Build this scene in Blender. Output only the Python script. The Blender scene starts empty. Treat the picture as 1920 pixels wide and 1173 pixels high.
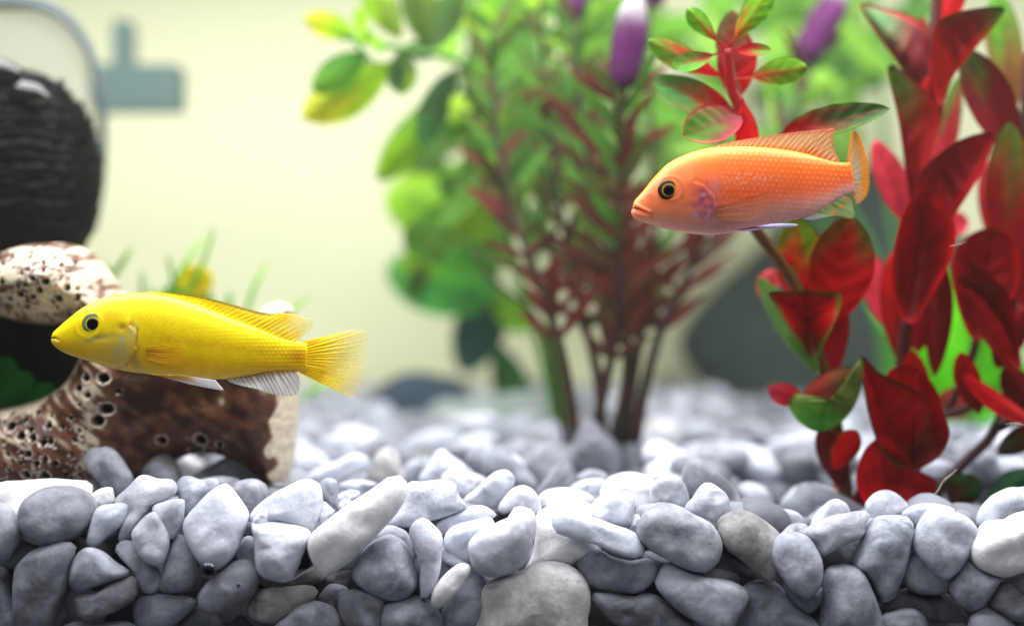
import bpy, math, random
import numpy as np
from mathutils import Vector, Matrix, noise, geometry

# ------------------------------------------------------------------ camera, world, lamps, exposure
S = 0.01                       # all builders below work in centimetres; meshes are stored in metres
CAMD, CAMZ = 36.0, 10.0        # camera is 36 cm in front of the front glass (Y = 0), 10 cm above the tank floor
FW = 26.0                      # width of view at the front glass in cm
K = FW / 1920.0
scn = bpy.context.scene
COL = scn.collection

cam_d = bpy.data.cameras.new("camera")
cam_d.sensor_width = 36.0
cam_d.lens = 36.0 * CAMD / FW
cam_d.clip_start = 0.02
cam_d.clip_end = 20.0
cam_d.dof.use_dof = True
cam_d.dof.focus_distance = (CAMD + 1.35) * S
cam_d.dof.aperture_fstop = 3.0
cam = bpy.data.objects.new("camera", cam_d)
cam.location = (0, -CAMD * S, CAMZ * S)
cam.rotation_euler = (math.radians(90), 0, 0)
COL.objects.link(cam)
scn.camera = cam

world = bpy.data.worlds.new("World")
scn.world = world
world.use_nodes = True
bg = world.node_tree.nodes["Background"]
bg.inputs[0].default_value = (0.86, 0.90, 1.0, 1)
bg.inputs[1].default_value = 0.15

def area(name, loc, rot, sx, sy, watts, colour):
    l = bpy.data.lights.new(name, 'AREA')
    l.shape = 'RECTANGLE'; l.size = sx * S; l.size_y = sy * S
    l.energy = watts; l.color = colour
    o = bpy.data.objects.new(name, l)
    o.location = [c * S for c in loc]
    o.rotation_euler = [math.radians(a) for a in rot]
    COL.objects.link(o)
    return o
area("tank_lamp", (0, 4.5, 30), (0, 0, 0), 60, 21, 4.2, (0.97, 0.97, 1.0))
area("room_fill", (-10, -50, 58), (48, 0, -8), 90, 40, 1.8, (0.98, 0.98, 1.0))  # soft unseen frontal fill, added to brighten the fish and front stones

scn.view_settings.view_transform = 'Standard'
scn.view_settings.look = 'None'
scn.view_settings.exposure = 0.0
scn.view_settings.gamma = 1.0
scn.view_settings.use_curve_mapping = False
scn.cycles.use_denoising = True
scn.cycles.max_bounces = 8
scn.cycles.transparent_max_bounces = 16

# ------------------------------------------------------------------ helpers
def lin(r, g, b):
    f = lambda c: (c / 255) / 12.92 if c / 255 <= 0.04045 else ((c / 255 + 0.055) / 1.055) ** 2.4
    return np.array([f(r), f(g), f(b)])

def P(px, py, Y):
    """photograph pixel at depth Y (cm behind the front glass) -> world cm"""
    f = K * (CAMD + Y) / CAMD
    return np.array([(px - 960.0) * f, Y, CAMZ + (586.5 - py) * f])

def scale_at(Y):
    return K * (CAMD + Y) / CAMD

ORIGIN = {}
def put(o, parent=None, origin=(0, 0, 0)):
    COL.objects.link(o)
    origin = np.array(origin, float)
    if parent is not None:
        o.parent = parent
        o.location = (origin - ORIGIN[parent.name]) * S
    else:
        o.location = origin * S
    ORIGIN[o.name] = origin
    return o

def tag(o, label, cat=None, group=None, kind=None):
    if label: o["label"] = label
    if cat: o["category"] = cat
    if group: o["group"] = group
    if kind: o["kind"] = kind
    return o

def thing(name, loc, label, cat, group=None):
    o = bpy.data.objects.new(name, None)
    o.empty_display_size = 0.01
    put(o, None, loc)
    return tag(o, label, cat, group)

def mesh_data(name, verts, faces, mat, cols=None, smooth=True):
    me = bpy.data.meshes.new(name)
    v = np.asarray(verts, float) * S
    me.from_pydata(v.tolist(), [], [tuple(int(i) for i in f) for f in faces])
    if smooth:
        me.polygons.foreach_set('use_smooth', [True] * len(me.polygons))
    if cols is not None:
        c = np.ones((len(v), 4)); cols = np.asarray(cols, float); c[:, :cols.shape[1]] = cols
        a = me.color_attributes.new("col", 'FLOAT_COLOR', 'POINT')
        a.data.foreach_set('color', c.ravel())
    me.materials.append(mat)
    me.update()
    return me

def mk(name, verts, faces, mat, parent=None, cols=None, origin=None, smooth=True):
    v = np.asarray(verts, float)
    if origin is None:
        origin = v.mean(0)
        if parent is None: origin[2] = v[:, 2].min()
    o = bpy.data.objects.new(name, mesh_data(name, v - origin, faces, mat, cols, smooth))
    return put(o, parent, origin)

def catmull(pts, n, closed=False):
    """smooth polyline through pts, resampled to n points evenly by length"""
    p = np.asarray(pts, float)
    m = len(p)
    out = []
    segs = m if closed else m - 1
    for i in range(segs):
        if closed:
            a, b, c, d = p[(i - 1) % m], p[i], p[(i + 1) % m], p[(i + 2) % m]
        else:
            b, c = p[i], p[i + 1]
            a = p[i - 1] if i > 0 else 2 * b - c
            d = p[i + 2] if i + 2 < m else 2 * c - b
        for t in np.linspace(0, 1, 9)[:-1]:
            out.append(0.5 * (2 * b + (c - a) * t + (2 * a - 5 * b + 4 * c - d) * t * t + (3 * b - a - 3 * c + d) * t ** 3))
    out.append(p[0] if closed else p[-1])
    out = np.array(out)
    L = np.concatenate([[0], np.cumsum(np.linalg.norm(np.diff(out, axis=0), axis=1))])
    s = np.linspace(0, L[-1], n + 1)[:-1] if closed else np.linspace(0, L[-1], n)
    return np.stack([np.interp(s, L, out[:, k]) for k in range(out.shape[1])], 1)

def grid_faces(nu, nv, wrap_v=False, off=0, flip=False):
    f = []
    for i in range(nu - 1):
        for j in range(nv if wrap_v else nv - 1):
            a, b = i * nv + j, i * nv + (j + 1) % nv
            q = (a, b, b + nv, a + nv)
            f.append(tuple(off + k for k in (q[::-1] if flip else q)))
    return f

def sstep(a, b, x):
    t = np.clip((x - a) / (b - a), 0, 1)
    return t * t * (3 - 2 * t)

def mix(a, b, t):
    t = np.asarray(t)[..., None]
    return np.asarray(a) * (1 - t) + np.asarray(b) * t

def vnoise(pts, scale=1.0, seed=0.0):
    return np.array([noise.noise(Vector((p[0] * scale + seed, p[1] * scale + seed * 1.7, p[2] * scale - seed))) for p in pts])

def tube(pts, radii, n=10, seg=None):
    p = catmull(pts, seg or max(8, len(pts) * 5))
    r = np.interp(np.linspace(0, 1, len(p)), np.linspace(0, 1, len(radii)), radii)
    V = []
    up = np.array([0.31, 0.9, 0.1])
    for i in range(len(p)):
        d = p[min(i + 1, len(p) - 1)] - p[max(i - 1, 0)]
        d = d / (np.linalg.norm(d) + 1e-9)
        a = np.cross(d, up); a /= np.linalg.norm(a) + 1e-9
        b = np.cross(d, a)
        for k in range(n):
            t = 2 * math.pi * k / n
            V.append(p[i] + r[i] * (math.cos(t) * a + math.sin(t) * b))
    F = grid_faces(len(p), n, True)
    V.append(p[0]); V.append(p[-1])
    c0, c1 = len(V) - 2, len(V) - 1
    for k in range(n):
        F.append((c0, (k + 1) % n, k))
        o = (len(p) - 1) * n
        F.append((c1, o + k, o + (k + 1) % n))
    return np.array(V), F

# ------------------------------------------------------------------ materials
def newmat(name):
    m = bpy.data.materials.new(name)
    m.use_nodes = True
    nt = m.node_tree
    for n in list(nt.nodes): nt.nodes.remove(n)
    out = nt.nodes.new('ShaderNodeOutputMaterial')
    return m, nt, out
def nd(nt, typ, **kw):
    n = nt.nodes.new(typ)
    for k, v in kw.items(): setattr(n, k, v)
    return n
def cm_coords(nt):
    tc = nd(nt, 'ShaderNodeTexCoord')
    vm = nd(nt, 'ShaderNodeVectorMath', operation='SCALE'); vm.inputs[3].default_value = 100.0
    nt.links.new(tc.outputs['Object'], vm.inputs[0])
    return vm.outputs[0]

def paint_mat(name, rough=0.45, spec=0.3, sss=0.0, sss_r=0.25, sss_c=(1.0, 0.6, 0.4), transl=0.0, alpha=False, bump=0.0, bump_scale=8.0, mottle=0.12, mscale=3.0, coat=0.0):
    m, nt, out = newmat(name)
    L = nt.links.new
    at = nd(nt, 'ShaderNodeAttribute', attribute_name='col')
    co = cm_coords(nt)
    ns = nd(nt, 'ShaderNodeTexNoise'); ns.inputs['Scale'].default_value = mscale; ns.inputs['Detail'].default_value = 5
    L(co, ns.inputs['Vector'])
    mr = nd(nt, 'ShaderNodeMapRange'); mr.inputs[1].default_value = 0.3; mr.inputs[2].default_value = 0.7
    mr.inputs[3].default_value = 1 - mottle; mr.inputs[4].default_value = 1 + mottle
    L(ns.outputs['Fac'], mr.inputs[0])
    mu = nd(nt, 'ShaderNodeVectorMath', operation='SCALE')
    L(at.outputs['Color'], mu.inputs[0]); L(mr.outputs[0], mu.inputs[3])
    b = nd(nt, 'ShaderNodeBsdfPrincipled')
    L(mu.outputs[0], b.inputs['Base Color'])
    b.inputs['Roughness'].default_value = rough
    b.inputs['Specular IOR Level'].default_value = spec
    b.inputs['Coat Weight'].default_value = coat
    if sss > 0:
        b.inputs['Subsurface Weight'].default_value = sss
        b.inputs['Subsurface Radius'].default_value = sss_c
        b.inputs['Subsurface Scale'].default_value = sss_r * S
    if bump > 0:
        n2 = nd(nt, 'ShaderNodeTexNoise'); n2.inputs['Scale'].default_value = bump_scale; n2.inputs['Detail'].default_value = 6
        L(co, n2.inputs['Vector'])
        bp = nd(nt, 'ShaderNodeBump'); bp.inputs['Strength'].default_value = bump; bp.inputs['Distance'].default_value = 0.05 * S
        L(n2.outputs['Fac'], bp.inputs['Height']); L(bp.outputs[0], b.inputs['Normal'])
    sh = b.outputs[0]
    if transl > 0:
        tr = nd(nt, 'ShaderNodeBsdfTranslucent'); L(mu.outputs[0], tr.inputs['Color'])
        mx = nd(nt, 'ShaderNodeMixShader'); mx.inputs[0].default_value = transl
        L(sh, mx.inputs[1]); L(tr.outputs[0], mx.inputs[2]); sh = mx.outputs[0]
    if alpha:
        tp = nd(nt, 'ShaderNodeBsdfTransparent')
        mx = nd(nt, 'ShaderNodeMixShader')
        L(at.outputs['Alpha'], mx.inputs[0]); L(tp.outputs[0], mx.inputs[1]); L(sh, mx.inputs[2]); sh = mx.outputs[0]
    L(sh, out.inputs[0])
    return m

M_FISH = paint_mat("fish_skin", 0.38, 0.35, sss=0.25, sss_r=0.25, bump=0.08, bump_scale=14, mottle=0.05)
M_FISH_YELLOW = paint_mat("yellow_fish_skin", 0.36, 0.35, sss=0.2, sss_r=0.2, sss_c=(1, 1, .4), bump=0.08, bump_scale=14, mottle=0.05)
M_EYE = paint_mat("fish_eye", 0.18, 0.2, mottle=0.02)
M_FIN = paint_mat("fish_fin", 0.4, 0.3, transl=0.35, alpha=True, mottle=0.08)
M_LEAF = paint_mat("plastic_leaf", 0.5, 0.12, transl=0.25, bump=0.25, bump_scale=5, mottle=0.22, mscale=2.2)
M_LEAF_FAR = paint_mat("soft_leaf", 0.5, 0.15, transl=0.5, mottle=0.2, mscale=1.5)
M_STEM = paint_mat("plastic_stem", 0.42, 0.3, transl=0.1, bump=0.2, mottle=0.2)
M_CERAMIC = paint_mat("glazed_ceramic", 0.42, 0.35, bump=0.35, bump_scale=10, mottle=0.16, mscale=4)
M_BLACK = paint_mat("black_plastic", 0.45, 0.04, bump=0.5, bump_scale=2.2, mottle=0.3, mscale=1.5)
M_ROCK = paint_mat("slate_rock", 0.7, 0.2, bump=0.6, bump_scale=2, mottle=0.3, mscale=0.9)

def stone_mat():
    m, nt, out = newmat("river_pebble")
    L = nt.links.new
    oi = nd(nt, 'ShaderNodeObjectInfo')
    co = cm_coords(nt)
    rv = nd(nt, 'ShaderNodeVectorMath', operation='SCALE'); rv.inputs[0].default_value = (37.0, 71.0, 53.0)
    L(oi.outputs['Random'], rv.inputs[3])
    ad = nd(nt, 'ShaderNodeVectorMath', operation='ADD'); L(co, ad.inputs[0]); L(rv.outputs[0], ad.inputs[1])
    # cloudy marble mottling
    n1 = nd(nt, 'ShaderNodeTexNoise'); n1.inputs['Scale'].default_value = 1.1; n1.inputs['Detail'].default_value = 6; n1.inputs['Roughness'].default_value = 0.6; n1.inputs['Distortion'].default_value = 0.6
    L(ad.outputs[0], n1.inputs['Vector'])
    r1 = nd(nt, 'ShaderNodeMapRange'); r1.inputs[1].default_value = 0.32; r1.inputs[2].default_value = 0.68; r1.inputs[3].default_value = 0.55; r1.inputs[4].default_value = 1.42
    L(n1.outputs['Fac'], r1.inputs[0])
    # veins
    mp = nd(nt, 'ShaderNodeMapping'); mp.inputs['Scale'].default_value = (0.35, 0.5, 1.1)
    L(ad.outputs[0], mp.inputs[0])
    rr = nd(nt, 'ShaderNodeVectorMath', operation='SCALE'); rr.inputs[0].default_value = (2.0, 6.0, 4.0); L(oi.outputs['Random'], rr.inputs[3])
    L(rr.outputs[0], mp.inputs['Rotation'])
    n2 = nd(nt, 'ShaderNodeTexNoise'); n2.inputs['Scale'].default_value = 1.4; n2.inputs['Detail'].default_value = 4; n2.inputs['Distortion'].default_value = 1.2
    L(mp.outputs[0], n2.inputs['Vector'])
    r2 = nd(nt, 'ShaderNodeMapRange'); r2.inputs[1].default_value = 0.60; r2.inputs[2].default_value = 0.74; r2.inputs[3].default_value = 1.0; r2.inputs[4].default_value = 0.45
    L(n2.outputs['Fac'], r2.inputs[0])
    # fine crystal grain
    n3 = nd(nt, 'ShaderNodeTexNoise'); n3.inputs['Scale'].default_value = 4.5; n3.inputs['Detail'].default_value = 9; n3.inputs['Roughness'].default_value = 0.78; n3.inputs['Distortion'].default_value = 0.5
    L(ad.outputs[0], n3.inputs['Vector'])
    r3 = nd(nt, 'ShaderNodeMapRange'); r3.inputs[1].default_value = 0.3; r3.inputs[2].default_value = 0.7; r3.inputs[3].default_value = 0.78; r3.inputs[4].default_value = 1.24
    L(n3.outputs['Fac'], r3.inputs[0])
    a = nd(nt, 'ShaderNodeMath', operation='MULTIPLY'); L(r1.outputs[0], a.inputs[0]); L(r2.outputs[0], a.inputs[1])
    c = nd(nt, 'ShaderNodeMath', operation='MULTIPLY'); L(a.outputs[0], c.inputs[0]); L(r3.outputs[0], c.inputs[1])
    # bright stones carry less contrast than grey ones
    sep = nd(nt, 'ShaderNodeSeparateColor'); L(oi.outputs['Color'], sep.inputs[0])
    inv = nd(nt, 'ShaderNodeMapRange'); inv.inputs[1].default_value = 0.35; inv.inputs[2].default_value = 0.85; inv.inputs[3].default_value = 1.0; inv.inputs[4].default_value = 0.4
    L(sep.outputs[1], inv.inputs[0])
    mx = nd(nt, 'ShaderNodeMix'); mx.inputs[2].default_value = 1.0
    L(inv.outputs[0], mx.inputs[0]); L(c.outputs[0], mx.inputs[3])
    col = nd(nt, 'ShaderNodeVectorMath', operation='SCALE'); L(oi.outputs['Color'], col.inputs[0]); L(mx.outputs[0], col.inputs[3])
    mn = nd(nt, 'ShaderNodeVectorMath', operation='MINIMUM'); mn.inputs[1].default_value = (0.9, 0.9, 0.9); L(col.outputs[0], mn.inputs[0])
    b = nd(nt, 'ShaderNodeBsdfPrincipled')
    L(mn.outputs[0], b.inputs['Base Color'])
    b.inputs['Roughness'].default_value = 0.55
    b.inputs['Specular IOR Level'].default_value = 0.2
    b.inputs['Subsurface Weight'].default_value = 0.35
    b.inputs['Subsurface Radius'].default_value = (1, 1, 1)
    b.inputs['Subsurface Scale'].default_value = 0.16 * S
    n4 = nd(nt, 'ShaderNodeTexNoise'); n4.inputs['Scale'].default_value = 7; n4.inputs['Detail'].default_value = 8; n4.inputs['Roughness'].default_value = 0.65
    L(ad.outputs[0], n4.inputs['Vector'])
    bp = nd(nt, 'ShaderNodeBump'); bp.inputs['Strength'].default_value = 0.5; bp.inputs['Distance'].default_value = 0.06 * S
    L(n4.outputs['Fac'], bp.inputs['Height']); L(bp.outputs[0], b.inputs['Normal'])
    L(b.outputs[0], out.inputs[0])
    return m
M_STONE = stone_mat()

def gravel_mat():        # joined far gravel: tone per stone comes from the vertex colour
    return paint_mat("far_gravel", 0.55, 0.2, mottle=0.2, mscale=1.3, bump=0.3, bump_scale=6)
M_GRAVEL = gravel_mat()

def plain_mat(name, colour, rough=0.7, var=0.05, scale=0.2, spec=0.2):
    m, nt, out = newmat(name)
    L = nt.links.new
    co = cm_coords(nt)
    n = nd(nt, 'ShaderNodeTexNoise'); n.inputs['Scale'].default_value = scale; n.inputs['Detail'].default_value = 4
    L(co, n.inputs['Vector'])
    cr = nd(nt, 'ShaderNodeMix', data_type='RGBA')
    cr.inputs[6].default_value = (*[c * (1 - var) for c in colour], 1); cr.inputs[7].default_value = (*[min(1, c * (1 + var)) for c in colour], 1)
    L(n.outputs['Fac'], cr.inputs[0])
    b = nd(nt, 'ShaderNodeBsdfPrincipled'); b.inputs['Roughness'].default_value = rough; b.inputs['Specular IOR Level'].default_value = spec
    L(cr.outputs[2], b.inputs['Base Color'])
    L(b.outputs[0], out.inputs[0])
    return m
M_BACK = plain_mat("cream_backing_sheet", (0.79, 0.80, 0.51), 0.8, 0.03, 0.06)
M_BED = plain_mat("dark_substrate", (0.09, 0.095, 0.11), 0.9, 0.4, 1.5)
M_TEAL = plain_mat("grey_green_plastic", (0.062, 0.105, 0.098), 0.45, 0.1, 0.5)

def glass_mat(name, tint, ior, rough=0.0):
    m, nt, out = newmat(name)
    g = nd(nt, 'ShaderNodeBsdfGlass'); g.inputs['Color'].default_value = (*tint, 1); g.inputs['IOR'].default_value = ior; g.inputs['Roughness'].default_value = rough
    nt.links.new(g.outputs[0], out.inputs[0])
    return m
def bubble_mat():
    m, nt, out = newmat("air_bubble")
    L = nt.links.new
    t = nd(nt, 'ShaderNodeBsdfTransparent'); t.inputs[0].default_value = (0.38, 0.36, 0.42, 1)
    b = nd(nt, 'ShaderNodeBsdfGlossy'); b.inputs['Roughness'].default_value = 0.25; b.inputs[0].default_value = (0.7, 0.7, 0.75, 1)
    lw = nd(nt, 'ShaderNodeLayerWeight'); lw.inputs[0].default_value = 0.2
    mx = nd(nt, 'ShaderNodeMixShader'); L(lw.outputs['Facing'], mx.inputs[0]); L(t.outputs[0], mx.inputs[1]); L(b.outputs[0], mx.inputs[2])
    L(mx.outputs[0], out.inputs[0])
    return m
M_BUBBLE = bubble_mat()

def clear_mat(name, tint, opacity):
    m, nt, out = newmat(name)
    L = nt.links.new
    t = nd(nt, 'ShaderNodeBsdfTransparent'); t.inputs[0].default_value = (*tint, 1)
    b = nd(nt, 'ShaderNodeBsdfPrincipled'); b.inputs['Base Color'].default_value = (0.16, 0.18, 0.17, 1); b.inputs['Roughness'].default_value = 0.15
    lw = nd(nt, 'ShaderNodeLayerWeight'); lw.inputs[0].default_value = 0.35
    mr = nd(nt, 'ShaderNodeMapRange'); mr.inputs[3].default_value = opacity; mr.inputs[4].default_value = 0.75
    L(lw.outputs['Facing'], mr.inputs[0])
    mx = nd(nt, 'ShaderNodeMixShader'); L(mr.outputs[0], mx.inputs[0]); L(t.outputs[0], mx.inputs[1]); L(b.outputs[0], mx.inputs[2])
    L(mx.outputs[0], out.inputs[0])
    return m
M_CLEAR = clear_mat("clear_smoky_plastic", (0.93, 0.93, 0.92), 0.16)

# ------------------------------------------------------------------ the setting
def surface_z(Y):
    return 5.15 + 0.045 * max(0.0, Y)

def sheet(name, corners, mat):
    return tag(mk(name, corners, [(0, 1, 2, 3)], mat, smooth=False), None, kind='structure')

BACKY = 31.0
sheet('backdrop', [(-60, BACKY, -2), (60, BACKY, -2), (60, BACKY, 26.6), (-60, BACKY, 26.6)], M_BACK)
sheet('tank_floor', [(-60, -1, 0), (60, -1, 0), (60, BACKY, 0), (-60, BACKY, 0)], M_BED)

def gravel_bed():
    xs = np.linspace(-32, 32, 90); ys = np.linspace(2.6, BACKY - 0.05, 46)
    V = []
    for y in ys:
        for x in xs:
            V.append((x, y, surface_z(y) - 1.7 + 0.25 * noise.noise(Vector((x * 0.7, y * 0.7, 0)))))
    F = grid_faces(len(ys), len(xs))
    n = len(V)
    for x in xs: V.append((x, 2.6, 0.02))
    for i in range(len(xs) - 1): F.append((i, n + i, n + i + 1, i + 1)[::-1])
    tag(mk('gravel_bed', V, F, M_BED), None, kind='structure')
gravel_bed()

def water_body():                     # slightly cloudy tank water between the front glass and the back sheet
    m, nt, out = newmat("cloudy_water")
    v = nd(nt, 'ShaderNodeVolumePrincipled')
    v.inputs['Color'].default_value = (0.88, 0.98, 0.80, 1)
    v.inputs['Density'].default_value = 0.17
    v.inputs['Anisotropy'].default_value = 0.2
    nt.links.new(v.outputs[0], out.inputs['Volume'])
    a, b, c, d, e, f = -62, 62, -0.8, BACKY + 1.5, -3.0, 27.0
    V = [(x, y, z) for z in (e, f) for y in (c, d) for x in (a, b)]
    F = [(0, 2, 3, 1), (4, 5, 7, 6), (0, 1, 5, 4), (2, 6, 7, 3), (0, 4, 6, 2), (1, 3, 7, 5)]
    tag(mk('water', V, F, m, smooth=False), None, kind='structure')
water_body()

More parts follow.
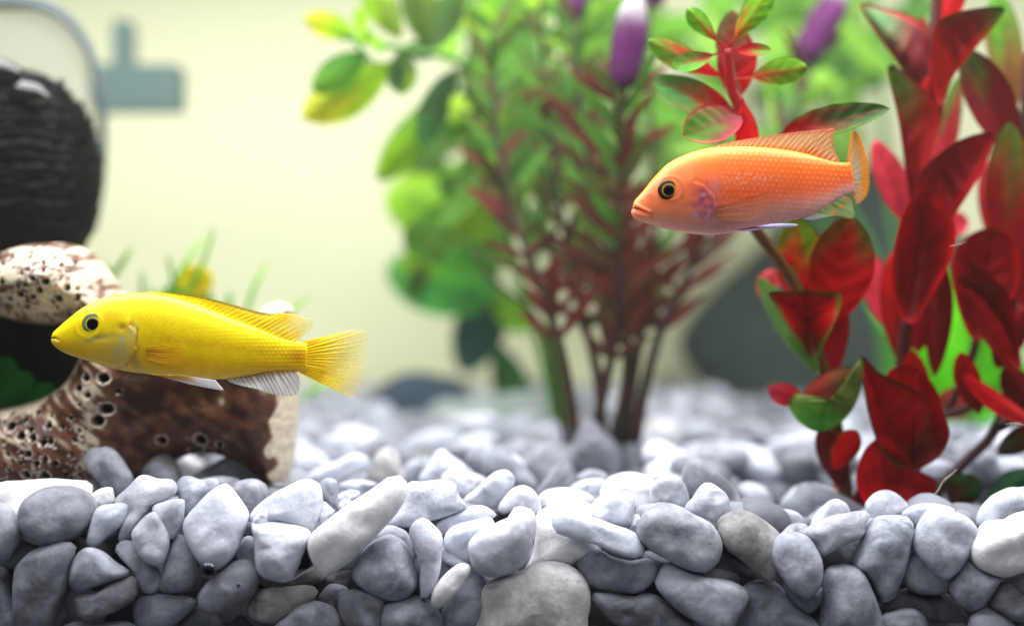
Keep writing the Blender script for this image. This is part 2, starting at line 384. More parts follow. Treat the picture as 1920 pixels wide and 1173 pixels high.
# ------------------------------------------------------------------ pebbles of the front rows, one by one
# (x0, tone, depth, outline): tone holds part of the shade on the stone; outline in units of 1/3.322 photo pixel from (x0, 820); depth < 2.3 = layer behind the glass, else cm
PEB = [
 (0, .97, 1.6, [(-60,295),(150,276),(400,270),(560,278),(580,330),(592,430),(560,560),(450,642),(280,662),(130,605),(20,520),(-60,480)]),
 (0, .42, .5, [(133,450),(170,370),(280,310),(420,305),(540,360),(592,450),(560,550),(440,635),(330,655),(220,610),(150,550)]),
 (0, .48, .8, [(-80,380),(0,400),(60,450),(120,530),(136,620),(100,700),(60,770),(-80,790)]),
 (0, .36, 0, [(90,860),(110,790),(200,700),(330,650),(430,650),(475,700),(440,800),(420,950),(370,1080),(300,1190),(110,1190),(85,1000)]),
 (0, .30, .5, [(-60,860),(10,900),(60,980),(100,1080),(125,1190),(-60,1210)]),
 (0, .34, 1.6, [(-40,800),(40,830),(75,900),(80,980),(20,980),(-40,900)]),
 (0, .50, .1, [(430,880),(450,780),(500,700),(570,685),(650,720),(730,780),(805,830),(800,860),(700,890),(590,930),(500,960),(450,935)]),
 (0, .34, 0, [(465,1020),(480,985),(600,960),(720,890),(830,870),(858,910),(845,990),(760,1060),(600,1115),(510,1115)]),
 (0, .74, .9, [(600,440),(700,410),(790,410),(806,450),(780,530),(690,600),(610,672),(545,660),(555,575)]),
 (0, .95, 1.8, [(565,360),(620,320),(690,312),(706,350),(702,410),(600,440),(570,400)]),
 (0, .52, 3.4, [(528,140),(550,60),(610,33),(670,50),(740,120),(800,200),(827,250),(790,340),(715,370),(640,300),(570,220)]),
 (0, .45, 4.6, [(405,272),(470,215),(540,200),(600,240),(640,300),(580,330),(480,310)]),
 (0, .50, 3.8, [(515,275),(560,254),(610,272),(650,320),(640,350),(570,340)]),
 (0, .42, 4.2, [(825,220),(900,110),(970,75),(1040,95),(1100,160),(1140,240),(1120,310),(900,310)]),
 (0, .92, 8.6, [(1020,120),(1050,95),(1130,95),(1220,140),(1305,165),(1230,230),(1140,240),(1050,200)]),
 (0, .40, 4.8, [(1210,240),(1350,150),(1480,100),(1560,130),(1620,230),(1665,310),(1500,330),(1300,310)]),
 (0, .76, 1.2, [(715,390),(790,310),(850,240),(900,235),(970,262),(1060,260),(1098,300),(1075,370),(960,430),(870,560),(790,660),(750,610),(780,480)]),
 (0, .72, .8, [(945,440),(1040,395),(1130,385),(1146,430),(1125,560),(1080,630),(1000,570)]),
 (0, .68, .2, [(822,610),(860,530),(930,465),(980,480),(1030,560),(1055,650),(1040,740),(1000,795),(900,750)]),
 (0, .50, .6, [(715,700),(740,650),(800,645),(880,700),(960,790),(1012,880),(990,950),(930,970),(880,930),(850,830),(780,770)]),
 (0, .35, 2.9, [(660,650),(740,600),(810,640),(760,720),(670,730)]),  # dark stone filling a shadowed gap
 (0, .50, .7, [(1010,860),(1050,700),(1080,620),(1120,598),(1190,670),(1260,760),(1270,850),(1220,940),(1100,972),(1005,945)]),
 (0, .86, .1, [(1153,520),(1220,420),(1290,340),(1370,288),(1430,320),(1500,410),(1540,490),(1520,600),(1480,710),(1400,790),(1340,812),(1270,770),(1190,650)]),
 (0, .70, 2.0, [(1102,300),(1130,245),(1180,240),(1240,260),(1340,262),(1355,320),(1280,380),(1190,490),(1140,450),(1120,370)]),
 (0, .62, 3.6, [(1240,270),(1300,248),(1400,243),(1490,262),(1460,330),(1330,330)]),
 (0, .58, 2.6, [(1420,320),(1500,265),(1590,258),(1650,300),(1662,370),(1610,460),(1560,510),(1490,430)]),
 (0, .40, .1, [(1238,990),(1260,930),(1340,850),(1440,780),(1530,763),(1600,820),(1617,900),(1560,1000),(1450,1060),(1320,1092),(1250,1050)]),
 (0, .44, .5, [(823,1080),(850,1000),(920,968),(1080,975),(1225,1000),(1200,1070),(1100,1150),(1000,1200),(860,1190)]),
 (0, .44, .4, [(380,1200),(400,1165),(470,1145),(640,1150),(780,1145),(850,1175),(830,1240),(450,1240)]),
 (0, .32, 1.0, [(1110,1160),(1180,1070),(1250,1040),(1340,1090),(1390,1210),(1120,1210)]),
 (0, .78, 1.6, [(1470,720),(1520,620),(1585,622),(1610,700),(1600,800),(1520,790)]),
 (400, .52, 4.4, [(315,290),(400,275),(475,295),(450,335),(340,350)]),
 (400, .56, 3.4, [(330,375),(400,330),(455,325),(430,380),(350,410)]),
 (400, .84, .9, [(222,520),(260,440),(350,360),(470,295),(560,260),(640,280),(672,330),(683,420),(645,530),(608,600),(540,570),(400,530),(300,540)]),
 (400, .86, .7, [(248,520),(290,460),(330,440),(350,470),(350,530),(300,550)]),
 (400, .78, 0, [(226,550),(260,520),(400,530),(530,555),(602,590),(597,640),(560,720),(530,800),(480,880),(360,872),(290,830),(265,740),(258,640)]),
 (400, .52, 2.4, [(655,300),(700,255),(760,265),(777,330),(772,400),(745,450),(690,390)]),
 (400, .84, 1.6, [(680,400),(740,440),(748,475),(660,570),(605,600),(650,500)]),
 (400, .66, 4.0, [(770,300),(850,268),(960,268),(1030,290),(930,345),(830,330)]),
 (400, .82, 3.2, [(770,360),(850,330),(915,345),(870,395),(785,400)]),
 (400, .85, 2.6, [(765,430),(800,390),(850,388),(850,430),(780,470)]),
 (400, 1.0, -.2, [(585,680),(610,600),(700,520),(850,410),(1000,310),(1090,250),(1150,245),(1200,290),(1205,350),(1150,460),(1030,600),(920,710),(830,790),(720,850),(670,850),(620,770)]),
 (400, .76, 1.6, [(1150,450),(1205,290),(1300,280),(1440,265),(1510,300),(1545,380),(1590,430),(1480,475),(1350,515),(1210,557),(1080,550),(1110,490)]),
 (400, .54, .2, [(855,840),(900,740),(1000,650),(1090,615),(1170,640),(1230,730),(1270,850),(1277,920),(1200,990),(1100,1003),(1000,972),(900,910)]),
 (400, .54, 1.2, [(1000,610),(1080,555),(1170,565),(1225,620),(1245,770),(1150,740),(1060,680)]),
 (400, .26, 2.0, [(630,890),(760,830),(900,800),(870,920),(760,950),(640,950)]),  # dark stone standing in for the shadow below the long white one
 (400, .88, .4, [(1213,590),(1240,530),(1300,498),(1350,520),(1400,570),(1430,620),(1425,720),(1410,840),(1370,970),(1310,992),(1283,960),(1290,800),(1270,740),(1235,650)]),
 (400, .98, 0, [(1356,1000),(1380,930),(1440,850),(1530,785),(1590,790),(1602,830),(1560,910),(1480,1000),(1410,1060),(1370,1048)]),
 (400, .82, 1.1, [(1420,680),(1500,692),(1595,755),(1605,800),(1500,800),(1415,760)]),
 (400, .80, 1.6, [(1380,555),(1450,490),(1560,440),(1660,418),(1720,440),(1765,490),(1650,540),(1520,580),(1430,610)]),
 (400, .88, 1.0, [(1430,630),(1480,560),(1600,520),(1720,500),(1750,560),(1690,620),(1620,690),(1600,770),(1500,730),(1435,690)]),
 (800, .80, .1, [(254,680),(275,620),(350,570),(450,525),(525,490),(532,450),(570,430),(620,440),(672,470),(681,560),(665,660),(630,750),(560,820),(430,863),(320,840),(275,770)]),
 (400, .44, .6, [(1425,1090),(1470,1000),(1560,890),(1620,840),(1690,870),(1710,960),(1660,1180),(1480,1210)]),
 (400, .42, .2, [(1018,1110),(1050,1040),(1130,1010),(1260,988),(1340,1020),(1410,1090),(1450,1180),(1380,1240),(1100,1240)]),
 (400, .38, .1, [(768,1000),(800,965),(900,951),(1030,975),(1064,1010),(1050,1100),(1020,1200),(880,1210),(790,1110)]),
 (400, .34, 1.0, [(655,1010),(700,930),(760,910),(835,945),(820,1020),(740,1070)]),
 (400, .42, .4, [(203,1070),(230,1010),(300,950),(450,930),(600,918),(655,960),(600,1020),(470,1100),(380,1155),(250,1135)]),
 (400, .44, 0, [(380,1190),(450,1110),(530,1040),(620,1017),(700,1030),(770,1080),(795,1190),(600,1240)]),
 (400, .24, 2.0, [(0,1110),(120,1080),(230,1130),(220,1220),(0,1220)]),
 (400, .34, 1.6, [(280,850),(400,860),(520,870),(640,790),(710,870),(640,910),(450,940),(300,920)]),
 (400, .86, 8.5, [(475,215),(500,120),(560,70),(640,75),(700,130),(740,180),(650,220),(540,240)]),
 (400, .90, 6.8, [(525,260),(640,200),(760,150),(880,100),(950,120),(967,170),(890,235),(740,280)]),
 (400, .42, 9.8, [(935,110),(970,20),(1040,-12),(1120,10),(1185,70),(1180,150),(1060,190),(960,170)]),
 (400, .62, 6.0, [(960,250),(990,140),(1040,75),(1100,60),(1150,100),(1172,180),(1185,270),(1060,290)]),
 (400, .55, 6.8, [(1165,260),(1200,170),(1300,120),(1370,150),(1350,250),(1250,290)]),
 (400, .78, 5.4, [(1280,270),(1340,160),(1390,90),(1430,75),(1480,110),(1540,150),(1595,215),(1570,275),(1400,300)]),
 (400, .74, 4.0, [(1415,260),(1450,215),(1500,200),(1560,230),(1605,320),(1570,380),(1490,320)]),
 (400, .86, 4.6, [(1545,225),(1640,228),(1710,275),(1640,345),(1570,330)]),
 (800, .42, 9.0, [(135,75),(200,35),(280,45),(305,95),(240,140),(160,125)]),
 (800, .50, 6.6, [(238,140),(280,70),(380,35),(460,50),(520,100),(600,170),(670,260),(695,325),(560,310),(440,240),(300,220)]),
 (800, .48, 8.6, [(510,65),(600,30),(720,30),(805,60),(720,130),(560,140)]),
 (800, .44, 7.4, [(575,170),(660,80),(740,40),(810,50),(880,120),(920,200),(945,280),(860,320),(700,320)]),
 (800, .44, 4.9, [(670,365),(740,260),(790,180),(840,152),(880,170),(902,240),(912,320),(820,360)]),
 (800, .34, 9.4, [(865,140),(900,30),(950,-60),(1000,-117),(1060,-90),(1120,-20),(1180,40),(1205,130),(1185,240),(1040,240),(930,220)]),
 (800, .38, 11.0, [(1170,70),(1260,40),(1335,90),(1355,190),(1280,240),(1180,210)]),
 (800, .56, 5.8, [(930,250),(1000,203),(1080,208),(1130,255),(1020,300)]),
 (800, .64, 4.6, [(880,320),(960,268),(1100,258),(1120,340),(1020,380),(910,350)]),
 (800, .80, 2.9, [(222,390),(300,320),(400,230),(470,202),(530,220),(550,270),(510,350),(440,430),(340,455),(255,460)]),
 (800, .74, 2.3, [(445,440),(500,350),(560,305),(620,299),(680,340),(713,420),(700,490),(600,470),(540,450),(480,480)]),
 (800, .88, 2.8, [(695,370),(760,325),(850,311),(960,330),(1050,378),(1010,440),(850,420),(760,420),(710,450)]),
 (800, .88, 2.4, [(775,415),(840,370),(890,361),(925,390),(870,430)]),
 (800, 1.0, 1.3, [(590,830),(650,740),(670,600),(680,480),(740,430),(850,394),(960,395),(1050,430),(1040,520),(1060,640),(1090,700),(1060,760),(960,760),(880,800),(750,800),(640,850)]),
 (800, .90, .5, [(778,540),(800,460),(850,440),(940,465),(1050,500),(1180,550),(1290,590),(1350,680),(1362,710),(1310,742),(1200,722),(1080,672),(950,627),(830,607)]),
 (800, .82, 1.6, [(1005,460),(1090,360),(1180,333),(1280,355),(1302,400),(1282,490),(1250,550),(1150,530),(1060,510)]),
 (800, .98, 3.2, [(1075,360),(1120,270),(1190,231),(1290,219),(1380,240),(1428,290),(1410,430),(1300,510),(1180,450)]),
 (800, .66, 2.5, [(1388,370),(1400,300),(1450,255),(1520,239),(1580,260),(1622,320),(1634,400),(1600,460),(1500,450),(1400,430)]),
 (800, .48, .8, [(943,760),(990,715),(1090,703),(1150,740),(1290,770),(1380,748),(1432,800),(1427,860),(1370,930),(1290,967),(1150,947),(1020,932),(955,850)]),
 (800, .40, .5, [(1015,1010),(1050,963),(1170,975),(1300,985),(1430,978),(1485,1050),(1510,1150),(1440,1190),(1250,1180),(1130,1130)]),
 (800, .62, -.1, [(320,990),(360,920),(470,860),(570,850),(660,800),(760,774),(880,790),(970,850),(1010,920),(1016,1010),(990,1120),(960,1250),(310,1250),(312,1080)]),
 (800, .44, 1.8, [(1340,745),(1380,703),(1460,740),(1520,775),(1450,840),(1400,820)]),
 (800, .85, 1.8, [(1250,560),(1290,483),(1330,490),(1320,570),(1290,610)]),
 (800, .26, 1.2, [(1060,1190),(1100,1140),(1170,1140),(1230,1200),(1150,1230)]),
 (1200, .56, 3.2, [(260,260),(288,150),(310,120),(350,114),(420,160),(500,220),(580,300),(640,400),(665,490),(580,500),(480,480),(380,400),(300,370)]),
 (1200, .82, 1.8, [(280,450),(330,370),(370,310),(420,279),(490,310),(550,370),(559,440),(540,520),(480,550),(380,500)]),
 (1200, .56, .1, [(-22,600),(-5,500),(50,430),(140,404),(240,430),(340,480),(440,530),(500,600),(520,680),(480,780),(400,832),(290,817),(180,762),(60,692)]),
 (1200, .44, .5, [(482,545),(560,480),(640,457),(720,475),(800,530),(870,600),(882,690),(860,800),(830,870),(780,888),(700,825),(600,735),(530,690)]),
 (1200, .52, -.1, [(808,740),(830,660),(880,605),(950,587),(1040,610),(1100,680),(1132,770),(1127,880),(1080,960),(1010,988),(930,935),(860,840)]),
 (1200, .50, 0, [(88,920),(110,850),(170,788),(230,788),(320,840),(440,870),(560,890),(650,930),(677,980),(640,1060),(600,1120),(560,1190),(440,1180),(300,1112),(180,1022)]),
 (1200, .36, .6, [(-30,985),(80,978),(160,1020),(280,1110),(340,1200),(-30,1220)]),
 (1200, .40, .6, [(650,930),(740,893),(830,893),(900,940),(980,1030),(1060,1110),(1130,1210),(620,1220),(640,1060)]),
 (1200, .40, .5, [(880,900),(1000,960),(1090,950),(1135,920),(1130,1020),(1060,1087),(970,1040)]),
 (1200, .40, .1, [(1163,850),(1200,805),(1300,797),(1390,830),(1440,920),(1475,1040),(1485,1220),(1145,1220),(1140,1050)]),
 (1200, .66, 2.4, [(700,475),(780,445),(920,448),(1000,475),(1040,535),(980,570),(900,610),(810,550)]),
 (1200, .52, 1.7, [(870,615),(940,545),(1010,535),(1045,550),(1000,620)]),
 (1200, .70, 2.3, [(1050,550),(1110,460),(1180,400),(1240,384),(1297,420),(1305,480),(1210,530),(1100,570)]),
 (1200, .60, .9, [(985,590),(1060,545),(1200,495),(1340,465),(1420,468),(1447,495),(1405,545),(1412,570),(1380,622),(1260,667),(1160,712),(1120,728),(1080,650)]),
 (1200, .42, 5.0, [(870,450),(960,350),(1000,300),(1070,287),(1200,330),(1320,390),(1425,460),(1300,530),(1100,550),(960,510)]),
 (1200, .66, 6.4, [(610,310),(700,283),(795,330),(825,430),(760,470),(680,460),(630,390)]),
 (1200, .72, 4.6, [(655,430),(680,388),(722,388),(755,430),(700,470)]),
 (1200, .62, 8.4, [(690,300),(800,250),(955,290),(970,360),(890,440),(800,380)]),
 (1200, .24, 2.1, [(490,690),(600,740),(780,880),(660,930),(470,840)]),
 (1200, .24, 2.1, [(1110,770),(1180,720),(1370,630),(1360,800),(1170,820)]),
 (1500, .70, 2.6, [(410,440),(440,380),(500,340),(560,331),(620,360),(678,430),(650,490),(540,510),(450,510)]),
 (1500, .80, 2.1, [(640,480),(690,430),(780,411),(900,420),(968,450),(920,540),(760,560),(690,540)]),
 (1500, .58, .6, [(330,790),(380,650),(430,540),(500,490),(600,481),(690,490),(710,560),(690,660),(650,800),(600,940),(560,1000),(480,1022),(460,920),(390,830)]),
 (1500, .68, .3, [(698,640),(740,540),(800,460),(860,443),(980,465),(1070,510),(1107,570),(1060,680),(1000,780),(930,850),(860,872),(780,800),(720,720)]),
 (1500, .54, .9, [(635,860),(720,700),(850,770),(1000,770),(970,890),(880,965),(700,960)]),
 (1500, .97, 0, [(1053,700),(1070,640),(1120,590),(1280,520),(1340,480),(1420,468),(1510,500),(1510,800),(1360,832),(1260,860),(1150,832),(1080,780)]),
 (1500, .72, 2.0, [(1083,510),(1120,430),(1200,360),(1300,313),(1380,308),(1490,320),(1490,490),(1330,520),(1200,545),(1100,560)]),
 (1500, .86, 1.3, [(1105,580),(1150,530),(1240,510),(1300,518),(1230,580),(1130,610)]),
 (1500, .42, .3, [(933,920),(980,850),(1040,768),(1080,785),(1180,850),(1255,860),(1220,920),(1170,990),(1100,1062),(1020,1072),(950,1000)]),
 (1500, .38, .4, [(1168,1040),(1220,930),(1290,898),(1360,950),(1440,1040),(1440,1130),(1330,1140),(1220,1080)]),
 (1500, .46, 1.2, [(1250,890),(1340,840),(1450,820),(1470,970),(1360,970),(1280,920)]),
 (1500, .40, .2, [(1045,1140),(1090,1080),(1160,1060),(1240,1090),(1310,1140),(1350,1210),(1060,1220)]),
 (1500, .38, .3, [(503,1110),(600,1080),(700,1064),(770,1100),(805,1190),(700,1240),(515,1240)]),
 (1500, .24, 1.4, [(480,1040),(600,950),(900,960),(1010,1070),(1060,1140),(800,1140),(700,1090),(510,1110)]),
 (1500, .34, .8, [(470,1050),(512,1100),(525,1210),(440,1230)]),
 (1500, .36, .9, [(1325,1140),(1390,1110),(1450,1110),(1450,1220),(1330,1220)]),
]

def pebble_mesh(poly_px, Yc, seed, th=None, nth=44, nph=18):
    """poly in photo pixels -> (verts world, faces): a rounded stone whose outline is the polygon"""
    rnd = random.Random(seed)
    sm = catmull(poly_px, 96, True)
    c = sm.mean(0)
    d = sm - c
    cov = np.cov(d.T); ev = np.sqrt(np.linalg.eigvalsh(cov)) * 1.41
    f = scale_at(Yc)
    minor = ev[0] * f
    if th is None:
        th = min(0.95, max(0.28, minor * rnd.uniform(0.72, 0.92)))
    th_ang = np.arange(nth) * 2 * math.pi / nth
    R = np.zeros(nth)
    nxt = np.roll(d, -1, 0)
    for i, a in enumerate(th_ang):
        u = np.array([math.cos(a), math.sin(a)])
        e = nxt - d
        den = u[0] * e[:, 1] - u[1] * e[:, 0]
        den = np.where(abs(den) < 1e-9, 1e-9, den)
        t = (d[:, 0] * e[:, 1] - d[:, 1] * e[:, 0]) / den
        s = (d[:, 0] * u[1] - d[:, 1] * u[0]) / den
        ok = (s >= -1e-6) & (s <= 1 + 1e-6) & (t > 0)
        R[i] = t[ok].max() if ok.any() else 1
    base = P(c[0], c[1], Yc)
    tx, tz = rnd.uniform(-.25, .25), rnd.uniform(0.05, .5)
    V = [[0, -1, 0]]
    e1 = rnd.uniform(0.62, 0.9); e2 = rnd.uniform(0.8, 1.0)
    for j in range(1, nph):
        ph = -math.pi / 2 + math.pi * j / nph
        cp = max(0, math.cos(ph)) ** e1
        sp = math.copysign(abs(math.sin(ph)) ** e2, math.sin(ph))
        for i in range(nth):
            # inner rings grow rounder so that the face is not a scaled copy of its outline
            r = R[i] * cp + (R.mean() - R[i]) * cp * (1 - cp) * 0.5
            V.append([r * math.cos(th_ang[i]) * f, sp, -r * math.sin(th_ang[i]) * f])
    V.append([0, 1, 0])
    V = np.array(V)
    fy = V[:, 1].copy()
    size = R.mean() * f
    V[:, 1] = fy * th + (tx * V[:, 0] + tz * V[:, 2]) * 0.6
    nn = vnoise(V, 0.9 / max(size, .2), seed * 3.1)
    n2 = vnoise(V, 2.3 / max(size, .2), seed * 1.3 + 9)
    inner = np.abs(fy)
    V[:, 1] += (nn * 0.34 + n2 * 0.10) * th * inner
    k = 1 + (nn * 0.05 + n2 * 0.025)
    V[:, 0] *= k; V[:, 2] *= k
    F = []
    for i in range(nth): F.append((0, 1 + i, 1 + (i + 1) % nth))
    F += [tuple(x + 1 for x in q) for q in grid_faces(nph - 1, nth, True, flip=True)]
    last = len(V) - 1; o = 1 + (nph - 2) * nth
    for i in range(nth): F.append((last, o + (i + 1) % nth, o + i))
    return V + base, F, th, minor, ev[1] * f, c, base

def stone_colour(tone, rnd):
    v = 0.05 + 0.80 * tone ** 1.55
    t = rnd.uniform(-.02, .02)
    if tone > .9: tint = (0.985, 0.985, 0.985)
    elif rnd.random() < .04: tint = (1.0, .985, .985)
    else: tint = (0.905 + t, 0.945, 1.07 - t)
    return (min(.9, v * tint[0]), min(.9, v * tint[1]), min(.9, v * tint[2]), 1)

COLS = [(60, 'at far left'), (175, 'under yellow fish head'), (300, 'under yellow fish gill'), (420, 'under yellow fish belly'),
        (560, 'under ornament right end'), (700, 'under yellow fish tail'), (830, 'right of yellow fish tail'),
        (960, 'left of feathery plant'), (1090, 'under feathery plant stems'), (1230, 'under orange fish mouth'),
        (1370, 'under orange fish eye'), (1480, 'under orange fish belly'), (1600, 'under orange fish tail'),
        (1740, 'under the red plants'), (1850, 'right of red plant base'), (3000, 'at far right')]
def pebble_words(tone, minor, major, ang, cy, cx):
    tn = 'white' if tone >= .95 else 'whitish' if tone >= .8 else 'pale grey' if tone >= .65 else 'mid grey' if tone >= .47 else 'dark grey' if tone >= .33 else 'shadow-dark'
    asp = major / max(minor, 1e-3)
    a = ang % 180
    if asp > 1.75:
        sh = 'long flat-lying' if (a < 22 or a > 158) else 'long upright' if 65 < a < 115 else 'long right-leaning' if a <= 65 else 'long left-leaning'
    elif asp > 1.3:
        sh = 'wide oval' if (a < 30 or a > 150) else 'tall oval' if 60 < a < 120 else 'slanted oval'
    else: sh = 'round'
    sz = 'large ' if minor * major > 1.0 else 'small ' if minor * major < .28 else ''
    b = 'at bottom edge' if cy > 1095 else 'low in front gravel' if cy > 1020 else 'in front gravel' if cy > 950 else 'atop the gravel' if cy > 885 else 'in gravel farther back'
    col = next(w for lim, w in COLS if cx < lim)
    return tn, sh, sz, b, col

recs = []
TRACED = []
for i, (x0, tone, dep, poly) in enumerate(PEB):
    px = [(x0 + x / 3.322, 820 + y / 3.322) for x, y in poly]
    # half thickness first, so that front stones touch the glass plane
    V, F, th, mi, ma, c, base = pebble_mesh(px, 1.0, i + 1)
    Yc = th + 0.05 + dep * 0.8 if dep < 2.25 else dep
    V, F, th, mi, ma, c, base = pebble_mesh(px, Yc, i + 1, th)
    o = mk('pebble', V, F, M_STONE)
    rnd = random.Random(i * 7 + 3)
    o.color = stone_colour(tone, rnd)
    d = np.array(px) - c
    w, ve = np.linalg.eigh(np.cov(d.T))
    ang = math.degrees(math.atan2(-ve[1, 1], ve[0, 1]))
    recs.append((o, pebble_words(tone, mi, ma, ang, c[1], c[0]), c))
    TRACED.append((c[0], c[1], np.abs(d[:, 0]).max(), np.abs(d[:, 1]).max(), Yc))
labels = {}
for o, (tn, sh, sz, b, col), c in recs:
    labels.setdefault(f'{sz}{tn} {sh} pebble {b} {col}', []).append((c, o))
ORD = ['first', 'second', 'third', 'fourth', 'fifth', 'sixth']
for lab, items in labels.items():
    if len(items) == 1:
        items[0][1]['label'] = lab
    else:
        items.sort(key=lambda t: t[0][0])
        for k, (c, o) in enumerate(items):
            o['label'] = lab + (', the left one' if k == 0 else ', the right one') if len(items) == 2 else lab + f', {ORD[k]} from left'
for o, *_ in recs:
    o['category'] = 'pebble'; o['group'] = 'pebbles at the front of the gravel'

# ------------------------------------------------------------------ pebbles behind the front rows
def proto_stone(seed, n=14, m=9):
    rnd = random.Random(seed)
    ax = (rnd.uniform(.75, 1.15), rnd.uniform(.6, .9), rnd.uniform(.45, .68))
    V = [[0, 0, -1]]
    for j in range(1, m):
        ph = -math.pi / 2 + math.pi * j / m
        for i in range(n):
            t = 2 * math.pi * i / n
            V.append([math.cos(t) * math.cos(ph) ** .85, math.sin(t) * math.cos(ph) ** .85, math.copysign(abs(math.sin(ph)) ** .85, ph)])
    V.append([0, 0, 1]); V = np.array(V)
    V *= (1 + 0.28 * vnoise(V, .9, seed * 5.3))[:, None]
    V *= np.array(ax)
    F = [(0, 1 + (i + 1) % n, 1 + i) for i in range(n)] + [tuple(x + 1 for x in q) for q in grid_faces(m - 1, n, True)]
    last = len(V) - 1; o = 1 + (m - 2) * n
    F += [(last, o + i, o + (i + 1) % n) for i in range(n)]
    return V, F
PROT = [proto_stone(s, 20, 12) for s in range(1, 11)]
PROT_ME = [mesh_data('pebble', v, f, M_STONE) for v, f in PROT]
rng = random.Random(11)
spots = []
Y = 3.0
while Y < BACKY - 0.8:
    half = 13.0 * (CAMD + Y) / CAMD + 1.5
    x = -half + rng.uniform(0, 1.2)
    while x < half:
        yy = Y + rng.uniform(-.5, .5)
        spots.append((x, yy, surface_z(yy) - (0.75 if yy < 6 else 0.30) + rng.uniform(-.28, .22), rng.uniform(.7, 1.12), rng.choice([.30, .34, .4, .42, .45, .5, .55, .62, .7, .85])))
        x += rng.uniform(1.1, 1.75)
    Y += 1.15
def hides_traced(s):
    f = scale_at(s[1]); px, py, r = 960 + s[0] / f, 586.5 + (CAMZ - s[2]) / f, s[3] * .85 / f
    return any(Yt > s[1] - .3 and ((px - cx) / (rx + r)) ** 2 + ((py - cy) / (ry + r)) ** 2 < .62 for cx, cy, rx, ry, Yt in TRACED)
kept = []
def dip(s):
    f = scale_at(s[1]); px = 960 + s[0] / f
    if s[1] > 6.4 or px < 1380: return s
    lim = 948 if px > 1540 else 915
    ztop = CAMZ - (lim - 586.5) * f
    return (s[0], s[1], min(s[2], ztop - s[3] * .62), s[3], s[4])
for s in spots:
    s = dip(s)
    for dz in (0, .35, .7, 1.05, 1.4):
        s2 = (s[0], s[1], s[2] - dz, s[3], s[4])
        if not hides_traced(s2):
            kept.append(s2); break
for s in list(spots):               # second layer below, so that no bare floor shows between the stones
    s2 = dip((s[0] + .6, s[1] + .5, surface_z(s[1]) - 1.15, 1.0, s[4] * .8))
    if s[1] < 16 and not hides_traced(s2): kept.append(s2)
spots = kept
for k in range(190):                # stones deep behind the glass front, seen in the gaps
    spots.append((rng.uniform(-14.5, 14.5), rng.uniform(2.3, 3.2), rng.uniform(0.9, 4.6), rng.uniform(.7, 1.0), rng.choice([.3, .36, .42, .5])))
solo = sorted([s for s in spots if s[1] > 3.2 and s[2] > surface_z(s[1]) - .8], key=lambda s: s[1])[:170]
solo_set = set(map(id, solo))
gv, gf, gc, off = [], [], [], 0
for s in spots:
    x, y, z, r, tone = s
    k = rng.randrange(len(PROT))
    e = (rng.uniform(-.5, .5), rng.uniform(-.5, .5), rng.uniform(0, 6.28))
    c = stone_colour(tone, rng)
    if id(s) in solo_set:
        o = bpy.data.objects.new('pebble', PROT_ME[k])
        put(o, None, (x, y, z))
        o.rotation_euler = e; o.scale = (r, r, r); o.color = c
        ppx = 960 + x / scale_at(y)
        tw = 'white' if tone > .9 else 'whitish' if tone > .72 else 'pale grey' if tone > .58 else 'mid grey' if tone > .42 else 'dark grey'
        row = 'second row' if y < 7.2 else 'third row' if y < 9 else 'fourth row'
        tag(o, f'blurred {tw} pebble, {row} behind the sharp gravel, ' + next(w for lim, w in COLS if ppx < lim), 'pebble', 'blurred pebbles farther back')
    else:
        R = np.array(Matrix.Rotation(e[2], 3, 'Z') @ Matrix.Rotation(e[1], 3, 'Y') @ Matrix.Rotation(e[0], 3, 'X'))
        v = PROT[k][0] @ R.T * r + np.array([x, y, z])
        gv.append(v); gf += [tuple(i + off for i in q) for q in PROT[k][1]]
        gc.append(np.tile(np.array(c[:3]), (len(v), 1))); off += len(v)
tag(mk('gravel', np.vstack(gv), gf, M_GRAVEL, cols=np.vstack(gc)), 'loose grey and white pebbles filling the tank floor at the back', 'gravel', kind='stuff')

# two larger blurred stones far back
def boulder(name, poly, Yc, col, th, seed, label):
    V, F, *_ = pebble_mesh(poly, Yc, seed, th, 60, 30)
    V[:, 2] = np.maximum(V[:, 2], 1.0)
    o = mk(name, V, F, M_ROCK, cols=np.tile(np.array(col), (len(V), 1)))
    tag(o, label, 'rock')
boulder('slate_rock', [(700,740),(725,710),(770,695),(830,705),(870,720),(880,770),(850,810),(760,820),(715,790)], 21, lin(50, 64, 78), 1.5, 301, 'small dark blue-grey rock, blurred, right of the yellow fish tail')
boulder('flat_rock', [(800,780),(830,750),(900,745),(1000,735),(1040,760),(1050,840),(960,850),(840,840)], 19, lin(128, 138, 132), 1.4, 302, 'flat pale grey-green rock, blurred, left of the feathery plant base')
boulder('arched_rock', [(1440,900),(1380,790),(1310,710),(1275,640),(1340,550),(1420,470),(1480,390),(1560,320),(1640,290),(1720,310),(1790,400),(1840,520),(1850,700),(1840,900)], 26.5, lin(40, 50, 48), 1.8, 303, 'big dark slate rock, blurred, behind the red plant stem')

# ------------------------------------------------------------------ ceramic ornament
def inside(poly, pts):
    x, y = pts[:, 0], pts[:, 1]
    r = np.zeros(len(pts), bool)
    q = np.roll(poly, 1, 0)
    for (x1, y1), (x2, y2) in zip(poly, q):
        c = ((y1 > y) != (y2 > y)) & (x < (x2 - x1) * (y - y1) / (y2 - y1 + 1e-12) + x1)
        r ^= c
    return r
def dist_to(poly, pts):
    best = np.full(len(pts), 1e9)
    q = np.roll(poly, -1, 0)
    for a, b in zip(poly, q):
        e = b - a
        t = np.clip(((pts - a) @ e) / (e @ e + 1e-12), 0, 1)
        best = np.minimum(best, np.linalg.norm(pts - (a + t[:, None] * e), axis=1))
    return best

